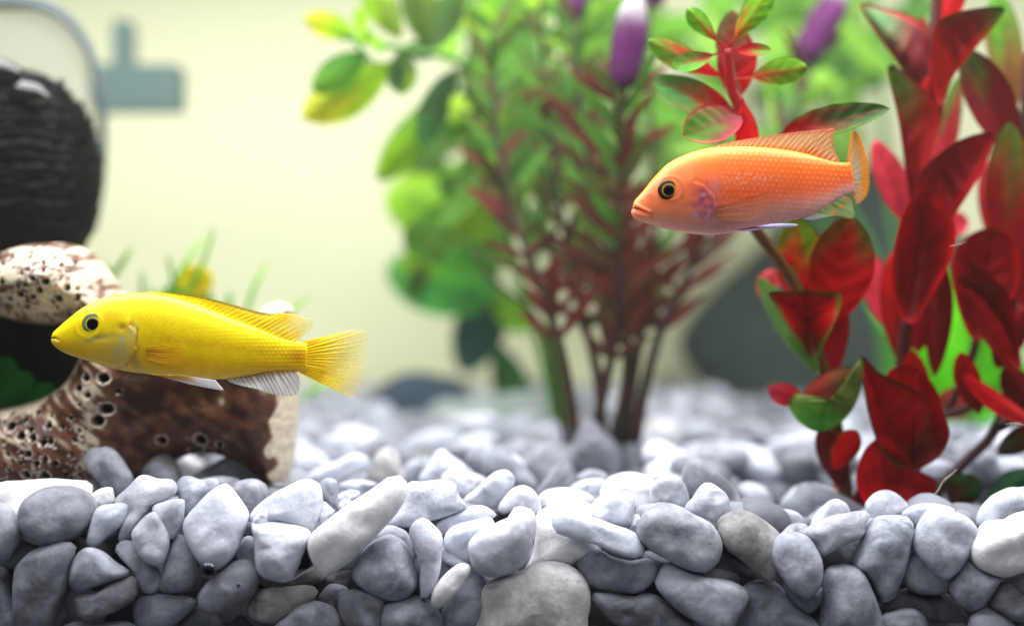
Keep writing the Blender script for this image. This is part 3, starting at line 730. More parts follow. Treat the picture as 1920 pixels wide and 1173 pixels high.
def ornament():
    Yc = 5.3
    f = scale_at(Yc)
    outer = catmull([(-130,520),(-60,500),(0,478),(40,462),(85,456),(130,457),(165,470),(200,507),(228,545),(275,575),(340,592),(420,600),(475,592),(500,572),(528,565),(550,580),(560,620),(561,700),(557,800),(546,880),(528,912),(505,910),(480,882),(430,856),(370,850),(325,868),(300,918),(200,925),(-130,925)], 300, True)
    hole = catmull([(-70,600),(-30,592),(0,592),(50,604),(110,607),(150,600),(170,612),(166,640),(155,675),(130,715),(85,745),(40,760),(0,768),(-40,775),(-90,760),(-100,680)], 130, True)
    h = 3.6
    gx, gy = np.meshgrid(np.arange(-130, 565, h), np.arange(455, 926, h))
    gx = gx + (np.arange(gx.shape[0]) % 2)[:, None] * h / 2
    pts = np.stack([gx.ravel(), gy.ravel()], 1)
    ok = inside(outer, pts) & ~inside(hole, pts)
    d = np.minimum(dist_to(outer, pts), dist_to(hole, pts))
    pts = pts[ok & (d > h * .55)]
    allp = np.vstack([outer, hole, pts])
    no, nh = len(outer), len(hole)
    edges = [(i, (i + 1) % no) for i in range(no)] + [(no + i, no + (i + 1) % nh) for i in range(nh)]
    vs, _, fs, *_ = geometry.delaunay_2d_cdt([Vector((p[0], -p[1])) for p in allp], edges, [], 0, 1e-6)
    vs = np.array([(v[0], -v[1]) for v in vs])
    tri = np.array([t for t in fs if len(t) == 3])
    cen = vs[tri].mean(1)
    keep = inside(outer, cen) & ~inside(hole, cen)
    tri = tri[keep]
    dp_o, dp_h = dist_to(outer, vs), dist_to(hole, vs)
    D = np.minimum(dp_o, dp_h)
    R = 95.0
    dd = np.clip(D / R, 0, 1)
    g = np.sqrt(1 - (1 - dd) ** 2)
    T = 2.1
    y_front = -T * g
    # broad lumps of the modelled log
    q3 = np.column_stack([vs * 0.012, np.zeros(len(vs))])
    y_front += 0.45 * vnoise(q3, 1.0, 4.0) * dd
    # the block right of the fissure stands back a little
    y_front += 0.5 * sstep(225, 262, vs[:, 0] + (vs[:, 1] - 780) * .1) * sstep(640, 700, vs[:, 1]) * (1 - sstep(330, 520, vs[:, 0])) * dd
    pits = [(50,152,8),(57,228,11),(103,237,12),(45,280,6),(72,275,8),(130,307,12),(180,287,16),(178,253,11),(213,248,12),(207,298,9),(235,299,13),(250,225,13),(272,271,15),(303,238,15),(338,305,17),(310,320,11),(380,262,13),(414,305,13),(197,338,10),(263,375,8),(212,133,9),(280,155,9),(343,168,9),(292,190,8),(312,78,8),(293,115,9),(10,333,9),(85,195,7),(220,185,7),(120,130,7),(150,180,7),(20,200,8),(95,160,6),(355,225,7),(160,100,7),(235,95,7),
            (466,640,17),(432,684,17),(550,640,20),(481,712,14),(440,752,9),(517,817,25),(552,768,24),(325,727,9),(108,800,13),(240,792,14),(190,823,14),(168,836,11),(135,848,20),(232,858,14),(310,840,14),(195,885,18),(250,890,16),(300,908,15),(328,905,12),(372,848,8),(45,850,13),(0,850,10),(22,810,12),(237,955,16),(203,950,11),(140,960,9),(312,970,12),(345,993,14),(275,992,14),(165,985,7),(15,963,13),(75,985,10),(20,1027,17),(46,1027,14),(220,1043,18),(298,1048,20),(110,1085,18),(270,1090,18),(173,1100,14),(15,1080,20),(770,905,18),(930,905,22),(1010,925,14),(950,965,20),(880,960,16),(565,1005,25),(318,800,8),(122,915,6),(600,700,10),(380,1040,10),(410,960,8)]
    rp = random.Random(4)
    for _ in range(150):
        x, y = (rp.uniform(-60, 470), rp.uniform(800, 1130)) if rp.random() < .7 else (rp.uniform(-40, 420), rp.uniform(70, 380))
        if all((x - a) ** 2 + (y - b) ** 2 > (r + 13) ** 2 for a, b, r in pits): pits.append((x, y, rp.uniform(5, 10)))
    depth = np.zeros(len(vs)); rim = np.zeros(len(vs)); bore = np.zeros(len(vs))
    for x, y, r in pits:
        c = np.array([x / 2.347, 430 + y / 2.347]); r = r / 2.347 * (1.1 if y < 400 else 1.15)
        q = np.linalg.norm((vs - c) * np.array([1, 1.1]), axis=1) / r
        depth = np.maximum(depth, (1 - sstep(.62, 1.08, q)) * r * f * 2.4)
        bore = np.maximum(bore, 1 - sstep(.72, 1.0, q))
        rim = np.maximum(rim, sstep(.9, 1.08, q) * (1 - sstep(1.12, 1.42, q)))
    y_front += depth - rim * 0.03
    # painted glaze: ivory ground, red-brown wash with diagonal brushing, worn white edges
    n = len(vs)
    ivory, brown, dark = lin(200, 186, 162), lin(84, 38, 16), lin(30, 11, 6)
    u = vs[:, 0] * .85 + vs[:, 1] * .55; w = -vs[:, 0] * .55 + vs[:, 1] * .85
    streak = vnoise(np.column_stack([u * .016, w * .075, np.zeros(n)]), 1, 2.0)
    streak2 = vnoise(np.column_stack([u * .03, w * .2, np.zeros(n)]), 1, 7.0)
    big = vnoise(np.column_stack([vs * .012, np.zeros(n)]), 1, 11.0)
    med = vnoise(np.column_stack([vs * .04, np.zeros(n)]), 1, 13.0)
    fine = vnoise(np.column_stack([vs * .12, np.zeros(n)]), 1, 17.0)
    hs = vnoise(np.column_stack([vs[:, 0] * .012, vs[:, 1] * .09, np.zeros(n)]), 1, 23.0)
    cap = 1 - sstep(600, 640, vs[:, 1])
    amt_low = .56 + .35 * big + .95 * streak + .55 * streak2 + .3 * med
    block = sstep(215, 260, vs[:, 0])
    amt_low = amt_low * (1 - block) + (.72 + .6 * med + .4 * big + .4 * streak) * block
    edge = 1 - sstep(4, 26, dp_h + 10 * med)
    right = sstep(520, 546, vs[:, 0] + 40 * med + 18 * big + (vs[:, 1] - 800) * .06)
    amt_low = amt_low - 1.4 * edge * (1 - cap) - 1.5 * right
    fiss = np.exp(-((vs[:, 0] - 205 - (vs[:, 1] - 760) * .03) / 14) ** 2) * sstep(680, 740, vs[:, 1])
    amt_low = amt_low - .7 * fiss
    amt_cap = -.04 + .55 * med + .6 * hs + .3 * big + .75 * fine
    amt = amt_low * (1 - cap) + amt_cap * cap
    t = sstep(-.14, .34, amt)
    col = mix(ivory, brown, t * .95)
    col = col * (1 + .35 * fine + .25 * streak2)[:, None]
    col = mix(col, dark, sstep(.40, 1.0, amt) * .85)
    col = mix(col, lin(222, 210, 196), rim * .75)
    col = mix(col, dark, bore)  # pit insides darkened: brown glaze plus the shade of the holes painted in
    # build front and back
    Vf = np.array([P(p[0], p[1], Yc) for p in vs]); Vb = Vf.copy()
    Vf[:, 1] += y_front
    Vb[:, 1] += T * g
    isb = np.zeros(len(vs), bool); isb[:no + nh] = True
    m = len(vs)
    back = np.where(isb, np.arange(m), np.arange(m) + m)
    V = np.vstack([Vf, Vb])
    F = [tuple(x) for x in tri] + [tuple(back[x[::-1]]) for x in tri]
    # drop unused
    used = np.unique(np.array(F).ravel()); remap = -np.ones(len(V), int); remap[used] = np.arange(len(used))
    F = remap[np.array(F)]
    C = np.vstack([col, col])[used]
    o = mk('ceramic_ornament', V[used], F, M_CERAMIC, cols=C)
    tag(o, 'brown and ivory ceramic log ornament full of small holes, behind the yellow fish', 'ornament')
ornament()

# ------------------------------------------------------------------ fish
def fish_body(name, parent, top, bot, crop, Yc, wfun, colfun, dispfun, bend=None, nu=260, nv=120, mat=None):
    """top / bot: paired outline points in crop units from the mouth to the tail root"""
    ox, oy, sc = crop
    n = len(top)
    u = np.linspace(0, n - 1, nu)
    def res(p):
        p = np.asarray(p, float); out = []
        for t in u:
            i = min(int(t), n - 2); s = t - i
            b, c = p[i], p[i + 1]; a = p[i - 1] if i else 2 * b - c; d = p[i + 2] if i + 2 < n else 2 * c - b
            out.append(.5 * (2 * b + (c - a) * s + (2 * a - 5 * b + 4 * c - d) * s * s + (3 * b - a - 3 * c + d) * s ** 3))
        return np.array(out)
    T, B = res(top), res(bot)
    V, UV = [], []
    f = scale_at(Yc)
    for i in range(nu):
        c = (T[i] + B[i]) / 2; h = (T[i] - B[i]) / 2
        hh = np.linalg.norm(h)
        w = wfun(c[0]) * hh
        for j in range(nv):
            a = 2 * math.pi * j / nv
            ca, sa = math.cos(a), math.sin(a)
            ss = math.copysign(abs(sa) ** .95, sa)
            q = c + h * ss
            yy = -w * math.copysign(abs(ca) ** .85, ca)
            V.append((q[0], yy, q[1])); UV.append((i / (nu - 1), ss, ca))
    V = np.array(V); UV = np.array(UV)
    disp = dispfun(V[:, 0], V[:, 2], UV)       # in crop units, outward along depth on each side
    col = colfun(V[:, 0], V[:, 2], UV)
    V[:, 1] -= np.sign(UV[:, 2]) * disp * np.abs(UV[:, 2]) ** .5
    bd = bend(V[:, 0]) if bend is not None else np.zeros(len(V))
    W = np.array([P(ox + p[0] / sc, oy + p[2] / sc, Yc + b) for p, b in zip(V, bd)])
    W[:, 1] += V[:, 1] / sc * f
    F = grid_faces(nu, nv, True)
    m = len(W)
    W = np.vstack([W, W[:nv].mean(0), W[-nv:].mean(0)])
    col = np.vstack([col, col[:1], col[-1:]])
    F += [(m, (k + 1) % nv, k) for k in range(nv)]
    F += [(m + 1, m - nv + k, m - nv + (k + 1) % nv) for k in range(nv)]
    o = mk(name, W, F, mat or M_FISH, parent, cols=col)
    front = UV[:, 2] > 0
    return o, (V[front][:, 0], V[front][:, 2], W[:m][front][:, 1])

def surf_y(tab, x, y):
    k = np.argmin((tab[0] - x) ** 2 + (tab[1] - y) ** 2)
    return tab[2][k]

def eye(parent, crop, tab, cx, cy, r, rings, pr, bulge, name='eye'):
    ox, oy, sc = crop
    y0 = surf_y(tab, cx, cy)
    f = scale_at(y0) / sc
    c = P(ox + cx / sc, oy + cy / sc, y0)
    def dome(R, h, y_add, colf, nm, par, mat):
        V, C = [], []
        nr, na = 14, 40
        for i in range(nr):
            q = i / (nr - 1)
            for k in range(na):
                a = 2 * math.pi * k / na
                V.append(c + np.array([R * q * math.cos(a) * f, -h * math.sqrt(max(0, 1 - q * q)) * f * 1.0 + y_add * f, R * q * math.sin(a) * f * .97]))
                C.append(colf(q, a))
        # skirt into the head
        for k in range(na):
            a = 2 * math.pi * k / na
            V.append(c + np.array([R * math.cos(a) * f, (y_add + r * .35) * f, R * math.sin(a) * f * .97])); C.append(colf(1, a))
        return mk(nm, V, grid_faces(nr + 1, na, True, flip=True), mat, par, cols=C)
    def irc(q, a):
        for lim, cc in rings:
            if q <= lim: return np.array(cc) * (1 + .18 * math.sin(a * 2 + 1) )
        return np.array(rings[-1][1])
    e = dome(r, r * bulge, r * .12, irc, name, parent, M_EYE)
    dome(pr, r * .10, -r * (bulge * .93 - .12), lambda q, a: lin(6, 5, 6), 'pupil', e, M_EYE)

def fin(name, parent, crop, base, edge, Yb, Ye, rays, colfun, nu=90, nv=26, amp=.012, th=.022, wave=0.0, skew=None):
    """sheet with raised rays between the base line and the free edge (crop units)"""
    ox, oy, sc = crop
    B, E = catmull(base, nu), catmull(edge, nu)
    V, C = [], []
    for i in range(nu):
        s = i / (nu - 1)
        phs = 2 * math.pi * (s * rays + .22 * math.sin(s * 17 + rays) + .12 * math.sin(s * 41))
        for j in range(nv):
            t = j / (nv - 1)
            br = min(1, max(0, (t - .35) / .3))
            ray = math.cos(phs + .5 * t * math.sin(s * 23)) * (1 - br) + br * (.35 * math.cos(phs) + .65 * math.cos(2 * phs + 2.2 * t))
            q = B[i] * (1 - t) + E[i] * t
            Y = Yb + (Ye - Yb) * t + wave * math.sin(s * 6 + t * 3) * t
            if skew is not None: Y += skew(q[0], q[1])
            p = P(ox + q[0] / sc, oy + q[1] / sc, Y)
            p[1] -= amp * ray * (1 - .5 * t)
            V.append(p); C.append(colfun(s, t, .5 + .5 * ray, q[0], q[1]))
    m = len(V); V = np.array(V)
    V2 = V.copy(); V2[:, 1] += th
    F = grid_faces(nu, nv, flip=False) + grid_faces(nu, nv, off=m, flip=True)
    rim = [i * nv for i in range(nu)] + [(nu - 1) * nv + j for j in range(1, nv)] + [i * nv + nv - 1 for i in range(nu - 2, -1, -1)] + [j for j in range(nv - 2, 0, -1)]
    F += [(rim[k], rim[(k + 1) % len(rim)], rim[(k + 1) % len(rim)] + m, rim[k] + m) for k in range(len(rim))]
    return mk(name, np.vstack([V, V2]), F, M_FIN, parent, cols=np.array(C + C))

def blob(x, y, cx, cy, rx, ry, rot=0.0):
    c, s = math.cos(rot), math.sin(rot)
    dx, dy = x - cx, y - cy
    return np.exp(-(((c * dx + s * dy) / rx) ** 2 + ((-s * dx + c * dy) / ry) ** 2))

def seg_dist(x, y, pts):
    best = np.full(len(x), 1e9)
    for (x1, y1), (x2, y2) in zip(pts[:-1], pts[1:]):
        ex, ey = x2 - x1, y2 - y1
        t = np.clip(((x - x1) * ex + (y - y1) * ey) / (ex * ex + ey * ey), 0, 1)
        best = np.minimum(best, np.hypot(x - x1 - t * ex, y - y1 - t * ey))
    return best

def scales(x, y, px, py):
    """overlapping scale pattern: 0..1, bright at each scale's free edge"""
    row = np.floor(y / py); xo = x / px + .5 * (row % 2)
    fx = xo - np.floor(xo) - .5; fy = y / py - row - .5
    return np.clip(1 - np.hypot(fx * 1.6 + .18, fy * 1.5) * 1.5, 0, 1)

def n2(x, y, s, seed):
    return vnoise(np.column_stack([x, y, np.zeros(len(x))]), s, seed)

def yellow_fish():
    crop = (60, 500, 2.909); Yc = 1.6
    root = thing('yellow_cichlid', P(280, 740, Yc), 'bright yellow fish with black-lined dorsal fin, swimming low in front of the ornament', 'fish')
    top = [(106,386),(113,368),(125,350),(165,314),(220,268),(270,230),(330,197),(400,168),(480,149),(560,143),(640,143),(720,152),(800,173),(900,205),(1000,243),(1100,284),(1200,324),(1280,356),(1350,388),(1420,408),(1500,418)]
    bot = [(106,392),(108,410),(118,426),(150,452),(200,478),(255,496),(330,520),(410,546),(500,567),(580,578),(660,588),(740,596),(820,603),(910,609),(1000,613),(1080,610),(1180,594),(1270,575),(1350,566),(1420,568),(1500,580)]
    wf = lambda x: np.interp(x, [100, 130, 250, 450, 800, 1200, 1500], [.75, .72, .60, .52, .46, .40, .22])
    op = [(560,310),(603,345),(592,425),(604,445),(575,490),(530,535),(470,562)]
    mouth = [(100,387),(138,389),(158,398)]
    def disp(x, y, uv):
        d = -9 * np.exp(-(seg_dist(x, y, mouth) / 6) ** 2)
        side = seg_dist(x, y, op)
        infront = (x < np.interp(y, [310, 345, 425, 445, 490, 535, 562], [560, 603, 592, 604, 575, 530, 470]))
        d += np.where(infront, 9 * np.exp(-side / 40), 0)
        d += -6 * np.exp(-(side / 7) ** 2)
        d += 3 * np.exp(-((np.hypot(x - 332, y - 312) - 74) / 10) ** 2)
        d += 3.0 * (scales(x, y, 23, 21) - .4) * sstep(600, 680, x)
        d += -5 * blob(x, y, 520, 328, 26, 16) - 4 * blob(x, y, 400, 385, 60, 12)
        return d
    def col(x, y, uv):
        v = (uv[:, 1] + 1) / 2
        c = mix(lin(244, 190, 14), lin(255, 222, 0), sstep(.10, .5, v))
        c = mix(c, lin(255, 238, 6), sstep(.62, .95, v))
        c = mix(c, lin(222, 190, 70), sstep(.25, .0, v) * .6)
        sc_ = scales(x, y, 23, 21)
        c = c * (1 + .10 * (sc_ - .4) * sstep(600, 700, x))[:, None]
        lat = np.exp(-((y - (395 + (x - 800) * .14)) / 28) ** 2) * sstep(640, 760, x)
        c = mix(c, lin(206, 140, 20), lat * (.35 + .25 * n2(x, y, .05, 3)))
        ch = blob(x, y, 470, 450, 95, 70)
        c = mix(c, lin(196, 178, 96), ch * .55)
        c = mix(c, lin(176, 178, 140), blob(x, y, 520, 470, 45, 70, .3) * (.5 + .6 * n2(x, y, .05, 5)))
        c = mix(c, lin(170, 168, 120), blob(x, y, 370, 392, 80, 14, -.25) * .7)
        c = mix(c, lin(196, 206, 140), blob(x, y, 578, 350, 22, 45) * .75)
        c = mix(c, lin(168, 120, 50), blob(x, y, 522, 328, 20, 14) * .7)
        c = mix(c, lin(190, 200, 170), blob(x, y, 520, 390, 22, 20) * .6)
        c = mix(c, lin(150, 140, 90), blob(x, y, 585, 515, 30, 40, -.5) * .6)
        c = mix(c, lin(196, 110, 10), np.exp(-(seg_dist(x, y, op) / 7) ** 2) * .55)
        c = mix(c, lin(226, 150, 30), blob(x, y, 440, 250, 70, 30, .2) * .25)
        c = mix(c, lin(206, 130, 16), blob(x, y, 1450, 490, 45, 45) * .7)
        c = mix(c, lin(60, 20, 20), np.exp(-(seg_dist(x, y, [(100,387),(136,389)]) / 5) ** 2) * .9)
        c = mix(c, lin(246, 210, 90), np.exp(-((y - 405) / 14) ** 2) * (1 - sstep(120, 190, x)) * .5)
        return np.clip(c * (1 + .06 * n2(x, y, .03, 8))[:, None], 0, 1)
    body, tab = fish_body('body', root, top, bot, crop, Yc, wf, col, disp, mat=M_FISH_YELLOW)
    eye(root, crop, tab, 333, 312, 64, [(.50, lin(60, 70, 50)), (.62, lin(196, 196, 90)), (.80, lin(104, 118, 92)), (1.0, lin(128, 128, 50))], 33, .26)
    # dorsal fin: low spiny part with dark edge, then soft translucent rear lobe
    Y = lambda s, t, r, a: np.array([*mix(lin(214, 180, 40), lin(255, 222, 20), r), a])
    def dorsal_c(s, t, r, x, y):
        rear = float(sstep(.70, .86, s))
        rgb = mix(lin(252, 222, 10), lin(255, 236, 50), r)
        a = (1 - rear) * (.97) + rear * (.85 - .62 * float(sstep(.1, 1, t)))
        if rear > .4 and 0.5 + .5 * math.sin(t * 26 + s * 40) > .7: a *= .75
        dk = float(sstep(.72, .93, t)) * (1 - float(sstep(.62, .78, s))) * float(sstep(.02, .14, s)) * (.7 + .3 * r)
        rgb = mix(rgb, lin(76, 58, 20), dk * .9)
        return np.array([*rgb, a])
    fin('dorsal_fin', root, crop, [(600,152),(720,165),(800,186),(900,218),(1000,256),(1100,297),(1200,336),(1280,368),(1350,398),(1440,418)],
        [(600,140),(700,136),(800,146),(900,158),(1000,180),(1100,207),(1200,235),(1290,254),(1400,256),(1490,276),(1534,300),(1510,350),(1460,394)], Yc, Yc + .1, 30, dorsal_c, nu=160, wave=.05)
    def tail_c(s, t, r, x, y):
        rgb = mix(lin(250, 214, 4), lin(255, 234, 20), r)
        a = .96 - float(sstep(.18, .95, t)) * (.56 + .36 * (1 - r))
        if t > .4 and r < .4 and math.sin(t * 70 + s * 17) > .2: a *= .62
        edge = min(s, 1 - s)
        a = min(1, a + .35 * float(1 - sstep(.0, .10, edge)) * (1 - t * .6))
        return np.array([*rgb, a * float(1 - .55 * sstep(.85, 1, t))])
    fin('tail_fin', root, crop, [(1462,412),(1475,450),(1478,500),(1474,545),(1462,578)], [(1725,346),(1800,340),(1828,362),(1822,450),(1810,560),(1790,650),(1762,706),(1735,712)], Yc, Yc + .5, 17, tail_c, nu=140, nv=40, amp=.02, wave=.15)
    def anal_c(s, t, r, x, y):
        rgb = mix(lin(190, 186, 176), lin(238, 236, 236), r)
        rgb = mix(lin(222, 168, 60), rgb, float(sstep(0, .3, t)))
        if r < .25: rgb = rgb * .75
        return np.array([*rgb, .92 - .35 * t - .2 * (1 - r) * t])
    fin('anal_fin', root, crop, [(1050,600),(1130,596),(1220,580),(1300,566),(1380,562),(1440,568)], [(1080,630),(1150,650),(1230,668),(1300,692),(1380,706),(1440,696),(1462,640),(1458,600)], Yc, Yc - .15, 16, anal_c, wave=.05)
    def pelv_c(s, t, r, x, y):
        rgb = mix(lin(232, 190, 80), lin(246, 246, 250), float(sstep(.2, .6, t)))
        return np.array([*rgb, .95 - .25 * (1 - s) * t])
    fin('pelvic_fin', root, crop, [(800,590),(730,588),(650,584)], [(1000,618),(1042,668),(1036,671),(1020,670),(960,660),(860,640)], Yc - .75, Yc - .65, 5, pelv_c, nu=30, amp=.012)
    def pect_c(s, t, r, x, y):
        return np.array([*mix(lin(226, 172, 20), lin(250, 214, 40), r), .55 - .42 * t])
    yp = surf_y(tab, 640, 470) - .04
    fin('pectoral_fin', root, crop, [(618,440),(622,470),(618,500)], [(800,420),(850,460),(840,510),(760,540)], yp, yp - .06, 9, pect_c, nu=50)
yellow_fish()

def orange_fish():
    crop = (1160, 220, 3.84); Yc = 1.6
    root = thing('orange_cichlid', P(1400, 445, Yc), 'orange fish with a dark ringed eye and raised dorsal fin, swimming before the red plant', 'fish')
    top = [(96,660),(106,632),(112,606),(130,582),(175,532),(230,462),(290,394),(355,335),(430,292),(520,256),(610,230),(700,218),(800,212),(900,210),(1000,214),(1100,222),(1200,234),(1300,252),(1400,277),(1480,302),(1560,322),(1620,328),(1660,326)]
    bot = [(93,668),(92,690),(100,708),(118,728),(165,752),(235,772),(310,793),(390,813),(470,828),(560,840),(650,846),(740,840),(830,824),(920,805),(1010,788),(1100,772),(1200,752),(1310,728),(1410,690),(1490,648),(1560,602),(1620,566),(1700,540)]
    wf = lambda x: np.interp(x, [90, 120, 250, 450, 800, 1300, 1700], [.80, .72, .60, .52, .46, .40, .20])
    op = [(520,470),(600,500),(668,580),(690,660),(650,730),(590,770),(520,800)]
    mouth = [(84,655),(128,662),(190,690),(240,708)]
    def sc_mask(x, y):
        return sstep(660, 760, x) * (1 - sstep(1600, 1690, x) * .4)
    def disp(x, y, uv):
        d = -11 * np.exp(-(seg_dist(x, y, mouth) / 8) ** 2) * (1 - .8 * sstep(140, 235, x))
        d += 12 * np.exp(-(seg_dist(x, y, [(104,622),(150,655),(215,690)]) / 14) ** 2) + 12 * np.exp(-(seg_dist(x, y, [(96,690),(150,712),(215,728)]) / 15) ** 2)
        s = seg_dist(x, y, op)
        d += -4 * np.exp(-(s / 9) ** 2)
        d += np.where(x < np.interp(y, [470, 500, 580, 660, 730, 770, 800], [520, 600, 668, 690, 650, 590, 520]), 6 * np.exp(-s / 45), 0)
        d += 3 * np.exp(-((np.hypot(x - 360, y - 525) - 88) / 12) ** 2)
        d += 2.6 * (scales(x + 5 * n2(x, y, .02, 31), y - .05 * x + 5 * n2(x, y, .02, 33), 40, 36) - .4) * sc_mask(x, y)
        d += 4 * blob(x, y, 215, 570, 22, 16) - 4 * blob(x, y, 215, 570, 9, 7)
        d += 5 * n2(x, y, .022, 3) * blob(x, y, 600, 620, 110, 130)
        return d
    def col(x, y, uv):
        v = (uv[:, 1] + 1) / 2
        c = mix(lin(238, 172, 160), lin(246, 110, 58), sstep(.06, .45, v))
        c = mix(c, lin(248, 114, 32), sstep(.45, .75, v))
        c = mix(c, lin(254, 156, 26), sstep(.78, 1.0, v))
        head = 1 - sstep(420, 620, x)
        c = mix(c, lin(248, 140, 88), head * .6 * (1 - sstep(.7, 1, v)))
        sm = sc_mask(x, y)
        sc_ = scales(x + 5 * n2(x, y, .02, 31), y - .05 * x + 5 * n2(x, y, .02, 33), 40, 36)
        var = np.clip(.55 + .9 * n2(x, y, .012, 41), .1, 1.2)
        c = mix(c, lin(250, 190, 130), np.clip(sc_ - .45, 0, 1) * 1.0 * var * sm * sstep(.2, .4, v))
        c = mix(c, lin(214, 78, 20), np.clip(.25 - sc_, 0, 1) * .8 * sm * sstep(.25, .5, v))
        dash = blob(x, y, 880, 565, 170, 60) * (np.sin(y * .13) > .3)
        c = mix(c, lin(222, 74, 18), dash * .5)
        c = mix(c, lin(246, 186, 170), blob(x, y, 900, 450, 200, 45) * np.clip(n2(x, y, .05, 9) * 2, 0, 1) * .6)
        gill = blob(x, y, 595, 610, 75, 95) + .8 * blob(x, y, 620, 700, 90, 60)
        c = mix(c, lin(178, 80, 118), np.clip(gill, 0, 1) * (.68 + .5 * n2(x, y, .03, 12)))
        c = mix(c, lin(150, 48, 62), blob(x, y, 585, 545, 36, 28) * .6)
        c = mix(c, lin(206, 178, 206), blob(x, y, 592, 572, 16, 14) * .8 + blob(x, y, 540, 712, 24, 18) * .7 + blob(x, y, 625, 720, 12, 40, .3) * .6)
        c = mix(c, lin(212, 128, 132), blob(x, y, 670, 520, 50, 80) * .5)
        c = mix(c, lin(196, 120, 110), blob(x, y, 700, 790, 260, 50) * .5)
        c = mix(c, lin(232, 168, 150), blob(x, y, 330, 770, 160, 32, .15) * .6)
        c = mix(c, lin(240, 120, 40), blob(x, y, 150, 690, 80, 60) * .6)
        c = mix(c, lin(216, 96, 66), blob(x, y, 215, 570, 28, 18) * .6)
        c = mix(c, lin(214, 84, 40), np.exp(-(seg_dist(x, y, [(128,662),(180,684)]) / 9) ** 2) * .6)
        c = mix(c, lin(60, 16, 12), np.exp(-(seg_dist(x, y, [(84,654),(132,662)]) / 7) ** 2) * .9)
        c = mix(c, lin(206, 100, 60), np.exp(-((np.hypot(x - 360, y - 525) - 84) / 9) ** 2) * .5)
        c = mix(c, lin(214, 150, 140), sstep(1480, 1640, x) * (1 - sstep(.1, .5, v)) * .5)
        return np.clip(c * (1 + .05 * n2(x, y, .03, 5))[:, None], 0, 1)
    bend = lambda x: 0.85 * np.clip((x - 1000) / 700, 0, None) ** 2
    body, tab = fish_body('body', root, top, bot, crop, Yc, wf, col, disp, bend, nu=320, nv=150)
    eye(root, crop, tab, 360, 524, 76, [(.52, lin(20, 14, 8)), (.66, lin(176, 128, 40)), (.74, lin(90, 62, 24)), (.90, lin(40, 32, 22)), (1.0, lin(30, 18, 12))], 39, .26)
    def dors_c(s, t, r, x, y):
        rgb = mix(lin(226, 186, 150), lin(250, 196, 130), r)
        rgb = mix(lin(246, 140, 40), rgb, float(sstep(0, .35, t)))
        rgb = mix(rgb, lin(216, 84, 30), float(sstep(.78, 1, t)) * .7)
        if s > .72 and math.sin(x * .11 + y * .16) > .55: rgb = mix(rgb, lin(206, 90, 20), .6)
        a = (.90 - .40 * float(sstep(.1, .9, t)) * (1 - r)) * (1 - .35 * float(sstep(.6, 1, s)) * (1 - r) * t)
        return np.array([*rgb, a])
    base = [(600,240),(700,228),(800,222),(900,222),(1000,226),(1100,233),(1200,245),(1300,263),(1400,288),(1480,312),(1570,328)]
    edge = [(600,232),(690,208),(790,180),(900,160),(1000,144),(1120,126),(1260,110),(1400,96),(1500,88),(1546,84),(1544,150),(1556,230),(1592,308)]
    fin('dorsal_fin', root, crop, base, edge, Yc, Yc, 26, dors_c, nu=180, nv=30, amp=.022, skew=lambda x, y: float(bend(np.array([x]))[0]))
    tail_y = Yc + float(bend(np.array([1660]))[0])
    def tl(s, t, r, x, y):
        rgb = mix(lin(206, 130, 20), lin(236, 176, 60), r)
        mid = math.exp(-((x - 1712 - (y - 330) * .06) / 26) ** 2) * (1 - abs(y - 400) / 300)
        rgb = mix(rgb, lin(176, 186, 176), max(0, min(.75, mid * .9)))
        if r < .3 and math.sin(y * .16 + x * .1) > .4: rgb = mix(rgb, lin(226, 112, 20), .6)
        return np.array([*rgb, .92 - .22 * float(sstep(.2, 1, t)) * (1 - r)])
    fin('tail_fin', root, crop, [(1640,322),(1652,380),(1664,440),(1672,500),(1682,548)],
        [(1672,130),(1690,100),(1722,108),(1750,160),(1778,250),(1798,340),(1804,430),(1800,510),(1780,570),(1745,605),(1718,622),(1704,600)], tail_y, tail_y, 16, tl, nu=120, nv=40, amp=.02, skew=lambda x, y: max(0, x - 1650) / 3.84 * K * 2.2)
    def an_c(s, t, r, x, y):
        rgb = mix(lin(140, 170, 90), lin(196, 206, 150), r)
        rgb = mix(rgb, lin(214, 206, 236), float(1 - sstep(.0, .42, s)) * .9)
        a = .35 + .3 * r * (1 - t)
        a = a + (.95 - a) * float(1 - sstep(.10, .42, s))
        for cx, cy in ((1548, 683), (1603, 642), (1648, 588)):
            k = math.exp(-(math.hypot(x - cx, y - cy) / 17) ** 4)
            rgb = mix(rgb, lin(250, 166, 40), k); a = max(a, .95 * k)
        return np.array([*rgb, a])
    fin('anal_fin', root, crop, [(1320,732),(1400,700),(1480,655),(1560,605),(1620,568)], [(1400,738),(1500,716),(1600,708),(1650,728),(1694,712),(1690,660),(1682,590)], Yc + .2, Yc + .35, 9, an_c, nu=80, skew=lambda x, y: float(bend(np.array([x]))[0]))
    fin('pelvic_fin', root, crop, [(850,808),(900,800),(960,788)], [(890,822),(1100,800),(1240,790),(1296,776),(1240,764),(1100,766)], Yc - .55, Yc - .45, 3,
        lambda s, t, r, x, y: np.array([*mix(lin(206, 60, 60), lin(214, 206, 240), float(sstep(.12, .4, t))), .95]), nu=30)
    yp = surf_y(tab, 740, 690) - .05
    def pc(s, t, r, x, y):
        rgb = mix(lin(196, 120, 80), lin(226, 160, 110), r)
        if s < .10: rgb = lin(206, 104, 66)
        return np.array([*rgb, (.62 - .5 * t) * (.5 + .5 * r) + (.15 if s < .10 else 0)])
    fin('pectoral_fin', root, crop, [(712,640),(700,680),(716,740)], [(1092,528),(1090,620),(1040,700),(960,745)], yp, yp - .12, 12, pc, nu=70, amp=.012)
orange_fish()

